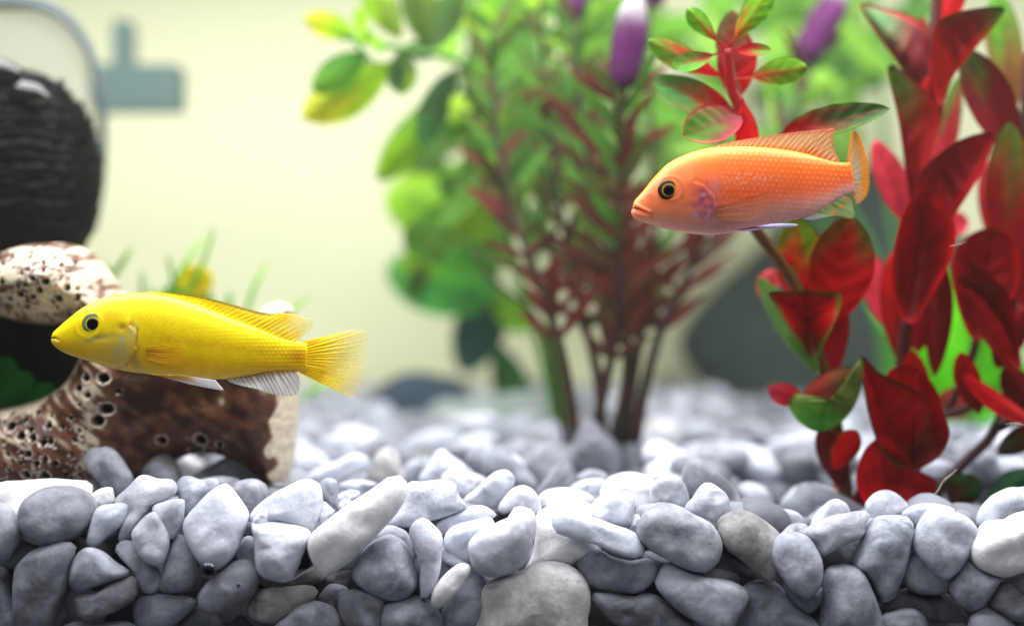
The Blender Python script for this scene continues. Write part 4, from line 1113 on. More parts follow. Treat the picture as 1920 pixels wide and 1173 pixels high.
# ------------------------------------------------------------------ plants
RED, DRED, PINK, GRN, DGRN, LIME, YEL = lin(182, 5, 12), lin(110, 6, 12), lin(226, 64, 84), lin(72, 140, 34), lin(46, 88, 42), lin(160, 206, 26), lin(208, 210, 36)
DY = 0.0            # depth shift of the plant being built, cm
def leaf(parent, b, t, wpx, c0, c1, roll=0.0, fold=20.0, curl=0.0, shape=1.15, sw=.55, vein=.0, edge=None, mat=None, th=.035, nu=20, nv=12, seed=None, pet=.10, name='leaf', q=.62):
    """b, t: (px, py, Y) of leaf base and tip; c0 -> c1 colour from base to tip, edge = colour of the margin"""
    mat = mat or M_LEAF
    b, t = (b[0], b[1], b[2] + DY), (t[0], t[1], t[2] + DY)
    B, T = P(*b), P(*t)
    W = wpx * scale_at((b[2] + t[2]) / 2) / 2
    d = T - B; Ln = np.linalg.norm(d); d = d / Ln
    s0 = np.cross(d, np.array([0, 1.0, 0])); s0 /= np.linalg.norm(s0) + 1e-9
    n0 = np.cross(s0, d)
    a = math.radians(roll)
    s_ = math.cos(a) * s0 + math.sin(a) * n0
    n_ = np.cross(s_, d)
    fo = math.radians(fold)
    rnd = random.Random(seed if seed is not None else int(b[0] * 7 + t[1] * 3 + wpx))
    ph = rnd.uniform(0, 6)
    V, C = [], []
    for i in range(nu):
        u = i / (nu - 1)
        uu = max(0, (u - pet) / (1 - pet))
        w = W * (math.sin(math.pi * min(1, uu) ** shape) ** q if 0 < uu < 1 else 0) + 0.035 * (1 - u)
        for j in range(nv):
            v = -1 + 2 * j / (nv - 1)
            p = B + d * Ln * u + s_ * w * v * math.cos(fo) + n_ * (w * abs(v) ** 1.3 * math.sin(fo) + curl * Ln * (u * u - u * .2))
            p = p + n_ * (.05 * W * math.sin(u * 5 + ph + v * 2))
            if vein: p = p + n_ * vein * W * (math.sin(2 * math.pi * (u * 5.5 - abs(v) * 1.1)) * .5 * min(1, w / W) - .5 * math.exp(-(v / .12) ** 2))
            V.append(p)
            k = float(sstep(sw - .28, sw + .28, u + .10 * math.sin(v * 3 + ph) + .08 * math.sin(u * 9 + v * 5 + ph)))
            c = mix(c0, c1, k)
            if edge is not None: c = mix(c, edge, float(sstep(.72, 1, abs(v))) * .8 * float(sstep(0, .2, u)))
            if abs(v) < .14: c = mix(c, np.asarray(c0) * .8, .35)
            C.append(c)
    m = len(V); V = np.array(V)
    thv = n_ * th
    F = grid_faces(nu, nv) + grid_faces(nu, nv, off=m, flip=True)
    rim = [i * nv for i in range(nu)] + [(nu - 1) * nv + j for j in range(1, nv)] + [i * nv + nv - 1 for i in range(nu - 2, -1, -1)] + [j for j in range(nv - 2, 0, -1)]
    F += [(rim[k], rim[k] + m, rim[(k + 1) % len(rim)] + m, rim[(k + 1) % len(rim)]) for k in range(len(rim))]
    return mk(name, np.vstack([V + thv / 2, V - thv / 2]), F, mat, parent, cols=np.array(C + C))

def oleaf(parent, poly, base, tip, Y, c0, c1, sw=.6, fold=.5, cup=.3, edge=None, lean=0.0, th=.04, name='leaf', dark=None, yb=None):
    """leaf with a known outline (pixels), folded along base -> tip; fold > 0 brings the margins toward the viewer"""
    Y = Y + DY
    sm = catmull(poly, 56, True)
    b, t = np.array(base, float), np.array(tip, float)
    ax = t - b; Ln = np.linalg.norm(ax); ax /= Ln
    nr = np.array([-ax[1], ax[0]])
    c = sm.mean(0)
    W = np.abs((sm - b) @ nr).max()
    V, C = [], []
    f = scale_at(Y)
    rings = 10
    seed = poly[0][0] * .37
    for i in range(rings + 1):
        r = i / rings
        for q0 in sm:
            q = c + (q0 - c) * r
            u = (q - b) @ ax / Ln; v = (q - b) @ nr / W
            y = Y - fold * W * f * (math.sqrt(v * v + .02) - .14) + cup * W * f * (1 - r * r) + lean * Ln * f * u
            y += .05 * W * f * math.sin(u * 7 + seed + v * 4) + .05 * W * f * math.sin(2 * math.pi * (u * 6 - abs(v) * 1.2)) * (1 - r)
            V.append(P(q[0], q[1], y))
            k = float(sstep(sw - .25, sw + .25, u + .08 * math.sin(v * 5 + seed)))
            cc = mix(c0, c1, k)
            if edge is not None: cc = mix(cc, edge, float(sstep(.80, 1, r + .05 * math.sin(u * 11 + seed))) * .85)
            if abs(v) < .07: cc = cc * .75
            cc = cc * (1 - .22 * math.exp(-(math.sin(math.pi * (u * 6 - abs(v) * 1.4)) / .2) ** 2) * (1 - r * .5))
            C.append(cc)
    m = len(V); V = np.array(V); V2 = V.copy(); V2[:, 1] += th
    n = len(sm)
    F = grid_faces(rings + 1, n, True, flip=True) + grid_faces(rings + 1, n, True, off=m)
    o = rings * n
    F += [(o + k, o + (k + 1) % n, m + o + (k + 1) % n, m + o + k) for k in range(n)]
    return mk(name, np.vstack([V, V2]), F, M_LEAF, parent, cols=np.array(C + C))

def stem(parent, pts, radii_px, col, mat=None, name='stem'):
    pts = [(p[0], p[1], p[2] + DY) for p in pts]
    w = [P(*p) for p in pts]
    r = [radii_px[min(i, len(radii_px) - 1)] * scale_at(pts[min(i, len(pts) - 1)][2]) for i in range(len(radii_px))]
    V, F = tube(w, r, 10)
    return mk(name, V, F, mat or M_STEM, parent, cols=np.tile(np.asarray(col, float), (len(V), 1)))

# red plant whose stem rises behind the orange fish
def red_plant_a():
    root = thing('red_plant', P(1585, 950, 6), 'red and green plastic plant rising behind the orange fish to a leafy rosette', 'plant')
    stem(root, [(1588,985,6.2),(1582,900,6),(1566,790,5.8),(1543,690,5.6),(1508,580,5.4),(1462,490,5.2),(1415,425,5),(1388,340,4.8),(1390,250,4.6),(1380,175,4.4),(1362,95,4.2)], [16,15,13,12,11,10,11,12,13,11,6], lin(92, 60, 26))
    stem(root, [(1545,700,5.6),(1520,600,5.7),(1490,520,5.8),(1478,470,5.9)], [10,9,8,6], lin(74, 84, 30))
    stem(root, [(1412,300,4.5),(1394,215,4.2),(1372,165,4.1),(1364,92,3.9)], [20,14,10,7], lin(150, 14, 22))
    k = dict(vein=.05, nu=26, nv=16)
    leaf(root, (1362,95,4.0), (1288,16,3.8), 36, RED, lin(104,170,40), sw=.42, shape=1.5, pet=.25, fold=14, **k)
    leaf(root, (1364,92,4.0), (1448,-22,3.8), 50, RED, lin(112,176,34), sw=.38, shape=1.3, pet=.2, fold=12, edge=lin(120,190,50), **k)
    leaf(root, (1366,150,4.9), (1374,18,4.9), 56, lin(150,40,40), lin(112,92,52), sw=.6, fold=8, **k)
    leaf(root, (1380,200,5.0), (1384,50,5.0), 74, RED, lin(176,26,34), fold=8, **k)
    leaf(root, (1360,97,3.9), (1258,126,3.5), 36, lin(196,40,56), lin(110,176,70), sw=.45, pet=.25, fold=-16, shape=1.3, edge=lin(120,190,60), **k)
    leaf(root, (1366,95,3.9), (1446,93,3.4), 24, lin(190,30,44), lin(120,170,60), sw=.7, pet=.2, fold=-18, shape=1.2, **k)
    leaf(root, (1368,152,4.2), (1214,76,4.2), 50, lin(196,20,36), lin(96,150,44), sw=.62, pet=.12, fold=10, shape=1.4, edge=lin(120,180,50), **k)
    leaf(root, (1376,150,4.1), (1514,126,3.9), 54, lin(190,30,40), lin(104,156,34), sw=.42, pet=.26, fold=10, shape=1.25, edge=lin(128,190,40), **k)
    leaf(root, (1382,222,4.3), (1224,146,4.6), 62, lin(196,14,34), lin(84,140,70), sw=.45, fold=-22, pet=.04, shape=1.0, **k)
    leaf(root, (1393,216,3.9), (1280,252,3.2), 76, lin(150,52,62), lin(84,130,44), sw=.45, fold=-12, pet=.04, shape=1.1, roll=-14, edge=lin(200,70,90), q=.5, **k)
    leaf(root, (1458,254,4.2), (1670,212,3.4), 66, lin(160,10,30), lin(62,88,48), sw=.42, fold=-30, pet=.05, shape=.9, roll=22, curl=-.10, edge=lin(90,150,50), vein=.09, nu=30, nv=18)
    leaf(root, (1392,185,4.0), (1408,292,3.8), 46, RED, lin(206,6,16), fold=20)
    # behind and below the fish
    leaf(root, (1556,615,5.4), (1592,402,5.0), 122, RED, lin(96,92,26), sw=.80, fold=-10, shape=1.15, pet=.02, **k)
    leaf(root, (1520,600,5.9), (1492,404,5.5), 96, lin(206,24,20), lin(104,146,30), sw=.66, fold=14, pet=.02, **k)
    oleaf(root, [(1441,549),(1475,546),(1510,544),(1550,546),(1577,550),(1573,585),(1548,640),(1522,678),(1490,630),(1458,580)], (1522,680), (1508,540), 4.6, lin(92,30,20), lin(180,10,18), sw=.42, fold=.55, cup=.35, edge=lin(64,110,34))
    leaf(root, (1536,700,5.4), (1420,520,5.9), 58, lin(74,110,40), lin(106,146,70), sw=.5, fold=24, roll=28, edge=lin(110,156,80), pet=.02, **k)
    leaf(root, (1430,560,6.3), (1450,505,6.4), 44, PINK, lin(220,90,100), fold=10, pet=.0)
    leaf(root, (1556,720,5.7), (1578,555,5.5), 54, lin(176,16,36), RED, fold=22, pet=.02)
    oleaf(root, [(1480,760),(1490,738),(1520,744),(1555,748),(1590,715),(1616,668),(1618,705),(1607,752),(1577,792),(1535,809),(1500,792)], (1550,745), (1535,812), 4.6, lin(96,110,44), lin(78,146,44), sw=.3, fold=-.3, cup=-.5)
    leaf(root, (1500,752,5.3), (1606,690,5.3), 44, lin(176,60,52), lin(116,90,50), fold=10, pet=.0)
    leaf(root, (1502,748,5.2), (1440,730,5.0), 42, lin(206,40,60), PINK, fold=12, pet=.0, shape=.95)
    leaf(root, (1580,915,5.6), (1540,800,5.2), 60, lin(84,20,20), DRED, fold=18, roll=28, pet=.0)
    leaf(root, (1566,880,5.3), (1606,806,4.9), 56, RED, lin(196,8,12), fold=24, pet=.0, edge=lin(60,84,34))
    leaf(root, (1584,955,6.6), (1576,885,6.6), 34, PINK, lin(206,60,70), fold=10, pet=0)
DY = -0.6
red_plant_a()

def red_plant_b():
    root = thing('red_plant', P(1700, 950, 8), 'tall deep red plant, middle one of the three red plants, leafy from gravel upward', 'plant')
    stem(root, [(1702,985,8.3),(1698,880,8.2),(1690,770,8.2),(1692,660,8.2),(1708,540,8.2),(1722,420,8.2),(1736,280,8.2),(1748,150,8.2),(1756,0,8.2),(1760,-60,8.2)], [14,13,12,11,11,11,10,10,10,9], lin(74, 14, 20))
    L = lambda *a, **k: leaf(root, *a, **{**dict(vein=.03), **k})
    oleaf(root, [(1606,890),(1622,842),(1660,816),(1692,848),(1722,880),(1756,902),(1742,935),(1690,960),(1640,960),(1612,925)], (1735,915), (1610,890), 6.6, lin(150,6,10), lin(186,6,12), fold=.12, cup=.25)
    oleaf(root, [(1655,1000),(1600,940),(1640,880),(1700,890),(1720,940),(1700,990)], (1660,990), (1650,880), 7.4, lin(110,6,12), lin(150,6,12), fold=.2, cup=.2)
    oleaf(root, [(1614,666),(1650,698),(1700,722),(1742,752),(1738,800),(1712,850),(1690,876),(1655,852),(1632,790),(1620,730)], (1705,880), (1614,664), 6.6, lin(120,8,14), lin(176,6,14), sw=.4, fold=.5, cup=.35, edge=lin(60,40,24))
    oleaf(root, [(1664,700),(1720,690),(1760,740),(1760,800),(1720,890),(1690,880),(1670,800)], (1710,890), (1690,690), 7.3, lin(120,6,12), RED, fold=.4, cup=.3)
    oleaf(root, [(1722,700),(1752,738),(1776,790),(1780,820),(1762,855),(1730,876),(1712,885),(1708,830),(1714,760)], (1715,885), (1740,715), 6.5, lin(84,10,14), lin(170,6,14), sw=.55, fold=.6, cup=.3, lean=.1)
    L((1738,790,7.6), (1708,656,7.4), 54, lin(110,10,18), RED, fold=24, pet=0)
    oleaf(root, [(1672,520),(1682,440),(1700,385),(1735,358),(1772,384),(1793,438),(1780,495),(1750,548),(1716,604),(1688,590)], (1700,620), (1738,356), 7.0, lin(112,4,10), lin(164,4,10), fold=.4, cup=.5, lean=-.05, edge=lin(196,14,24))  # dark base and bright rim: shade and shine-through put into the colour
    L((1696,690,8.4), (1676,470,8.5), 66, lin(160,10,20), RED, fold=20, pet=0)
    L((1720,660,8.6), (1736,540,8.7), 60, lin(190,20,36), RED, fold=12, pet=0)
    L((1752,705,8.0), (1764,480,7.8), 56, lin(120,8,16), lin(136,10,18), fold=26, roll=24, pet=0)
    oleaf(root, [(1716,370),(1728,320),(1790,268),(1846,248),(1864,258),(1842,320),(1802,385),(1768,432),(1738,440)], (1740,440), (1862,252), 7.4, lin(140,6,12), lin(176,8,18), fold=.45, cup=.3, edge=lin(150,10,18))
    L((1724,440,9.0), (1640,262,9.0), 62, lin(196,40,64), PINK, fold=14, pet=0)
    oleaf(root, [(1665,124),(1700,140),(1745,180),(1762,222),(1746,285),(1725,350),(1716,420),(1700,330),(1686,230)], (1718,420), (1665,124), 7.5, lin(140,8,14), lin(66,126,46), sw=.84, fold=.5, cup=.3, edge=lin(150,12,20))
    L((1748,380,9.2), (1800,140,9.2), 46, lin(206,50,64), lin(76,150,60), sw=.75, fold=14, pet=0)
    oleaf(root, [(1750,60),(1775,30),(1830,16),(1884,14),(1872,42),(1830,90),(1790,140),(1762,200),(1748,150)], (1757,210), (1882,14), 7.4, lin(160,6,12), lin(84,140,36), sw=.86, fold=.45, cup=.35)
    oleaf(root, [(1614,8),(1660,16),(1715,34),(1742,70),(1748,150),(1740,200),(1715,165),(1670,100),(1635,50)], (1743,205), (1614,8), 7.9, lin(104,14,24), lin(78,128,74), sw=.74, fold=-.45, cup=-.3, edge=lin(190,20,44))
    L((1742,170,8.6), (1728,30,8.8), 46, lin(206,40,60), lin(150,90,50), fold=12, pet=0)
    L((1748,260,7.7), (1744,140,7.5), 56, lin(120,6,12), RED, fold=24, pet=0)
    L((1760,60,8.1), (1812,-50,8.1), 48, RED, lin(200,30,30), fold=20, pet=0)
    L((1694,640,9.4), (1622,470,9.6), 64, lin(206,50,70), PINK, fold=12, pet=0)
    L((1800,440,9.6), (1790,395,9.8), 44, PINK, lin(206,50,66), fold=10, pet=0)
DY = -2.3
red_plant_b()

def red_plant_c():
    root = thing('red_plant', P(1745, 950, 8), 'dark red plant at the right edge with a slanting bare stem', 'plant')
    stem(root, [(1716,960,7.6),(1760,915,7.7),(1815,860,7.9),(1860,815,8.1),(1890,740,8.3),(1892,620,8.5),(1904,450,8.6),(1918,260,8.7),(1930,100,8.8)], [10,10,10,11,11,10,10,10,9], lin(52, 12, 16))
    stem(root, [(1762,780,8.3),(1800,770,8.3),(1850,755,8.2),(1940,770,8.1)], [7,8,9,8], lin(66, 12, 18))
    stem(root, [(1764,790,8.6),(1800,720,8.6),(1830,640,8.7),(1840,560,8.7)], [8,8,9,8], lin(66, 12, 18))
    stem(root, [(1870,800,7.9),(1930,770,7.7),(1980,730,7.5)], [12,12,10], lin(52, 12, 16))
    L = lambda *a, **k: leaf(root, *a, **{**dict(vein=.03), **k})
    L((1908,305,8.0), (1806,92,7.8), 92, lin(120,12,22), lin(80,128,50), sw=.85, fold=-20, shape=1.2, pet=0)
    L((1925,585,7.9), (1892,228,7.6), 108, lin(150,10,16), lin(72,110,30), sw=.80, fold=18, shape=1.2, pet=0)
    L((1890,500,9.2), (1850,300,9.2), 60, lin(196,30,48), lin(206,50,60), fold=16, pet=0)
    oleaf(root, [(1784,500),(1806,450),(1855,428),(1902,455),(1914,510),(1898,560),(1862,612),(1828,640),(1798,580)], (1826,650), (1860,426), 7.5, lin(104,4,10), lin(160,4,10), fold=.45, cup=.4, edge=lin(190,12,22))  # rim painted brighter as if lit through, base darker as if shaded
    oleaf(root, [(1796,524),(1845,518),(1885,540),(1902,590),(1914,690),(1885,668),(1848,610),(1815,565)], (1914,692), (1797,522), 6.9, lin(140,4,10), lin(110,10,14), sw=.8, fold=.5, cup=.4, edge=lin(150,8,14))
    L((1906,700,7.1), (1808,540,6.8), 46, lin(176,8,16), lin(170,10,18), fold=20, roll=34, pet=0)
    L((1870,690,7.4), (1920,580,7.2), 66, lin(120,6,14), lin(140,8,14), fold=22, pet=0)
    L((1838,775,7.4), (1800,660,7.1), 52, lin(130,6,14), RED, fold=22, pet=0)
    L((1806,700,7.0), (1935,800,6.8), 48, lin(190,10,20), lin(150,8,16), fold=26, roll=26, curl=-.12, pet=0)
    L((1950,770,7.6), (1880,690,7.4), 60, lin(110,8,14), DRED, fold=20, pet=0)
    L((1960,620,9.0), (1905,530,9.2), 74, PINK, lin(214,84,96), fold=10, pet=0)
    L((1750,760,9.4), (1830,752,9.6), 60, lin(206,70,66), lin(214,90,80), fold=10, pet=0)
    L((1870,850,7.8), (1960,800,7.6), 50, lin(60,50,24), DRED, fold=20, pet=0)
    L((1905,200,9.2), (1870,-20,9.4), 70, lin(130,80,40), lin(86,150,40), fold=14, pet=0)
    L((1790,955,7.4), (1828,890,7.2), 70, lin(60,30,20), lin(50,90,40), fold=24, pet=0)
    L((1850,960,7.6), (1935,880,7.6), 60, lin(40,80,50), lin(40,90,50), fold=24, pet=0)
DY = -2.0
red_plant_c()
DY = 0.0

# bright green plant behind the red ones
def bright_plant():
    root = thing('green_plant', P(1810, 880, 15), 'bright lime green leafy plant glowing behind the red plants at the right edge', 'plant')
    stem(root, [(1800,900,15),(1810,780,15),(1830,640,15),(1850,480,15)], [9,8,7,6], lin(70, 140, 20))
    G1, G2 = lin(96, 206, 10), lin(120, 224, 24)
    for b, t, w in [((1800,780),(1700,610),84), ((1812,760),(1790,500),74), ((1830,760),(1880,560),120), ((1850,720),(1930,500),110), ((1840,800),(1930,680),110), ((1810,820),(1700,740),60), ((1816,860),(1760,760),70), ((1850,860),(1925,800),70), ((1810,840),(1860,700),90), ((1700,640),(1640,520),60)]:
        leaf(root, (*b, 15), (*t, 14.5 + (b[0] % 7) * .25), w, G1, G2, fold=15, mat=M_LEAF_FAR, pet=0)
bright_plant()

# blurred green foliage behind the orange fish
def mid_green():
    root = thing('green_plant', P(1660, 860, 21), 'blurred fresh green plant filling the space behind the orange fish and rosette', 'plant')
    rnd = random.Random(5)
    for k, x in enumerate((1300, 1420, 1520, 1620)):
        stem(root, [(1650 + k * 12,880,21),(1630 + k * 20,560,21.3),(x + 40,300,21.5),(x + 20,-60,21.5)], [7,7,6,5], lin(60, 120, 40))
    for k in range(100):
        x = rnd.uniform(1000, 1720); y = rnd.uniform(-60, 380) if k < 78 else rnd.uniform(300, 560)
        if (x > 1640 and y > 120) or (x > 1240 and y > 330): continue
        a = rnd.uniform(-1.3, 1.3); Ln = rnd.uniform(110, 190)
        Y = rnd.uniform(17, 25)
        g = rnd.choice([lin(104,166,40), lin(120,184,50), lin(136,190,60), lin(80,136,40), lin(150,196,80)])
        leaf(root, (x, y + 60, Y), (x + Ln * math.sin(a), y + 60 - Ln * math.cos(a), Y + rnd.uniform(-1.5, 1.5)), rnd.uniform(40, 78), g, g * 1.1, fold=15, roll=rnd.uniform(-35, 35), mat=M_LEAF_FAR, nu=12, nv=7, seed=k, pet=0)
mid_green()

# round-leaved green plant left of centre
def round_plant():
    root = thing('green_plant', P(950, 860, 15), 'lime green round-leaved plant leaning left over the cream backdrop', 'plant')
    sc = lin(70, 120, 30)
    stem(root, [(640,70,10.8),(700,80,11),(780,96,11.2),(855,112,11.6),(905,170,12.2),(935,280,13),(955,450,14),(1010,640,15),(1065,880,15.5)], [5,6,7,8,9,9,9,9,9], sc)
    stem(root, [(1075,880,16),(1000,600,16.5),(920,380,17.5),(880,150,17.5),(900,-60,17)], [9,9,8,8,7], sc)
    stem(root, [(1085,880,14.5),(1030,600,14.2),(985,420,14),(975,250,13.5),(940,100,13),(950,-60,13)], [9,9,8,7,6], sc)
    stem(root, [(655,68,10.8),(676,92,10.7),(700,120,10.8)], [4,4,4], sc)
    D = lin(44, 84, 34)
    L = lambda b, t, w, c0, c1, **k: leaf(root, b, t, w, c0, c1, **{**dict(mat=M_LEAF_FAR, fold=14, pet=.02), **k})
    L((668,64,10.8), (570,32,10.6), 50, LIME, YEL)
    L((680,72,10.8), (672,12,10.8), 26, LIME, LIME)
    L((668,80,10.8), (700,62,10.6), 24, LIME, lin(110,180,40)); L((690,66,10.7), (722,95,10.5), 22, LIME, lin(110,180,40))
    L((752,72,11), (682,-40,11), 62, lin(110,140,34), LIME)
    L((735,120,11.2), (566,222,11.4), 96, LIME, YEL, fold=20)
    L((688,98,10.8), (584,170,10.8), 64, lin(74,140,30), lin(96,150,30))
    L((755,92,11.1), (752,178,11.2), 58, lin(80,120,40), lin(120,160,40)); L((750,120,11), (735,168,11), 30, D, lin(60,100,40))
    L((815,104,11.3), (760,86,11.2), 34, D, D)
    L((832,140,11.6), (792,280,11.6), 58, D, lin(58,110,46)); L((850,130,11.8), (830,190,11.7), 36, D, lin(60,100,40))
    L((850,165,13.5), (706,340,14), 76, lin(120,180,40), LIME)
    L((812,96,11.6), (768,-50,11.4), 70, lin(80,110,30), lin(104,136,40)); L((818,92,11.5), (862,-40,11.5), 58, lin(70,104,44), lin(80,124,50))
    L((905,420,18), (722,360,18.5), 130, lin(120,196,50), lin(170,216,50), q=.5)
    L((940,390,17), (820,520,18), 130, lin(96,184,50), lin(110,196,60), q=.5)
    L((930,560,19), (724,500,20), 128, lin(80,176,70), lin(106,190,90), q=.5)
    L((935,520,20), (868,700,21), 100, lin(50,104,84), lin(46,100,88))
    L((930,640,20), (985,800,21), 70, lin(60,120,60), lin(70,130,60))
    rnd = random.Random(21)
    for k in range(60):
        y = rnd.uniform(-20, 560); x = rnd.uniform(850, 990) - (30 if y > 350 else 0)
        a = rnd.uniform(-2.4, 2.4); Ln = rnd.uniform(80, 150); Y = rnd.uniform(13.5, 22)
        g = rnd.choice([LIME, lin(140,200,40), lin(120,180,50), lin(80,124,40), lin(110,166,56), lin(176,216,50)])
        leaf(root, (x, y, Y), (x + Ln * math.sin(a) * .7, y - Ln * math.cos(a), Y + rnd.uniform(-1, 1)), rnd.uniform(44, 84), g * .9, g, fold=14, roll=rnd.uniform(-30, 30), mat=M_LEAF_FAR, nu=12, nv=7, seed=k + 90, pet=0)
round_plant()

# feathery red-brown plant with purple buds
def feather_plant():
    root = thing('feathery_plant', P(1135, 830, 12), 'feathery reddish-brown and green plant with purple buds in the middle of the tank', 'plant')
    stems = [
        [(1078,830,11.5),(1068,740,11.6),(1048,640,11.8),(1010,520,12),(960,400,12.5),(930,240,13),(925,60,13.5)],
        [(1112,830,12),(1135,720,12),(1158,600,12),(1160,420,11.6),(1165,260,11.2),(1172,160,11)],
        [(1150,830,12.4),(1175,700,12.6),(1165,520,12.8),(1110,330,13),(1085,180,13.2),(1078,40,13.5)],
        [(1190,830,12.2),(1215,700,12.4),(1255,580,12.8),(1330,450,13.5),(1430,330,14.5),(1500,180,15.5),(1530,100,15.8)],
        [(1130,830,12.6),(1120,700,13),(1085,560,13.4),(1040,330,14),(1020,120,14.4),(1010,-60,14.6)],
        [(1170,830,13),(1195,660,13.2),(1230,480,13.6),(1225,300,14),(1215,100,14.4),(1225,-40,14.5)],
        [(1060,830,13),(1020,620,13.2),(930,530,13.4),(880,470,13.6)],
    ]
    brown, red, grn = lin(42, 20, 16), lin(150, 34, 30), lin(44, 132, 60)
    tints = [(lin(84, 44, 34), lin(96, 50, 36)), (lin(98, 38, 30), lin(130, 52, 42)), (lin(96, 74, 40), lin(96, 120, 44)), (lin(70, 126, 44), lin(104, 160, 50)), (lin(110, 160, 44), lin(146, 190, 60))]
    protos = []
    for c0, c1 in tints:
        V, C = [], []
        nu, nv = 9, 5
        for i in range(nu):
            u = i / (nu - 1); w = .13 * math.sin(math.pi * max(.02, u) ** .8) ** .8 if u < 1 else 0.0
            for j in range(nv):
                v = -1 + 2 * j / (nv - 1)
                V.append((w * v, .10 * abs(v) * w * 4 + .18 * u * u - .1 * u, u)); C.append(mix(c0, c1, u))
        m = len(V); V = np.array(V); V2 = V + np.array([0, .02, 0])
        F = grid_faces(nu, nv) + grid_faces(nu, nv, off=m, flip=True)
        rim = [i * nv for i in range(nu)] + [(nu - 1) * nv + j for j in range(1, nv)] + [i * nv + nv - 1 for i in range(nu - 2, -1, -1)] + [j for j in range(nv - 2, 0, -1)]
        F += [(rim[k], rim[k] + m, rim[(k + 1) % len(rim)] + m, rim[(k + 1) % len(rim)]) for k in range(len(rim))]
        protos.append(mesh_data('leaf', np.vstack([V, V2]), F, M_LEAF_FAR, cols=np.array(C + C)))
    rnd = random.Random(3)
    count = 0
    for si, s in enumerate(stems):
        stem(root, s, [12, 10, 8, 6, 5, 4, 4] if si < 6 else [6, 6, 5, 4, 3], brown)
        w = catmull([P(p[0], p[1], p[2] + DY) for p in s], 60)
        pyv = catmull(s, 60)
        start = 14 if si < 6 else 24
        for i in range(start, 60, 2 if si in (1, 2, 5) else 3):
            d = w[min(i + 1, 59)] - w[i - 1]; d /= np.linalg.norm(d)
            py = pyv[i][1]
            for sd in range(3):
                if count >= 298: break
                az = rnd.uniform(0, 6.28) if sd == 2 else (0.25 if sd == 0 else 2.9) + rnd.uniform(-.9, .9)
                side = np.array([math.cos(az), math.sin(az) * .8, 0.0])
                spread = rnd.uniform(.35, 1.15)
                dirv = d * math.cos(spread) + side * math.sin(spread); dirv /= np.linalg.norm(dirv)
                pr = (py < 150 and rnd.choice([2, 3, 3, 4, 3, 2])) or (py < 330 and rnd.choice([0, 2, 2, 3, 3, 1])) or (py < 480 and rnd.choice([0, 1, 1, 2, 2, 3])) or rnd.choice([0, 0, 1, 1, 1, 2])
                if si == 3 and py < 420: pr = rnd.choice([0, 2, 3, 4])
                o = bpy.data.objects.new('leaf', protos[pr])
                put(o, root, w[i])
                z = Vector(dirv); yv = Vector((0, 1, 0)); xv = yv.cross(z).normalized(); yv = z.cross(xv)
                o.rotation_euler = Matrix((xv, yv, z)).transposed().to_euler()
                Ls = rnd.uniform(1.4, 2.7) * (0.8 if py < 120 else 1)
                wd = rnd.uniform(.9, 1.5)
                o.scale = (wd, 1, Ls)
                count += 1
    # buds
    def bud(a, b, wpx, fade):
        A, B = P(a[0], a[1], a[2] + DY), P(b[0], b[1], b[2] + DY)
        d = B - A; Ln = np.linalg.norm(d); d /= Ln
        W = wpx / 2 * scale_at(a[2])
        x = np.cross(d, [0, 1, 0]); x /= np.linalg.norm(x); y = np.cross(d, x)
        V, C = [], []
        nu, nv = 22, 20
        for i in range(nu):
            u = i / (nu - 1)
            r = W * (np.interp(u, [0, .04, .12, .45, .7, .9, 1], [.25, .62, .85, 1, .86, .42, .03]))
            for j in range(nv):
                an = 2 * math.pi * j / nv
                rr = r * (1 + .06 * math.cos(an * 3))
                V.append(A + d * Ln * u + rr * (math.cos(an) * x + math.sin(an) * y))
                C.append(mix(lin(84, 22, 80), lin(168, 158, 164), float(sstep(fade - .12, fade + .14, u))))
        return mk('bud', V, grid_faces(nu, nv, True), M_LEAF, root, cols=C)
    bud((1168,168,11), (1196,-28,11), 64, .66)
    bud((1055,52,14), (1104,-40,14), 52, .8)
    bud((1505,118,15.8), (1588,-34,15.8), 62, .8)
    bud((1226,14,14.5), (1234,-60,14.5), 44, .9)
DY = -2.0
feather_plant()
DY = 0.0

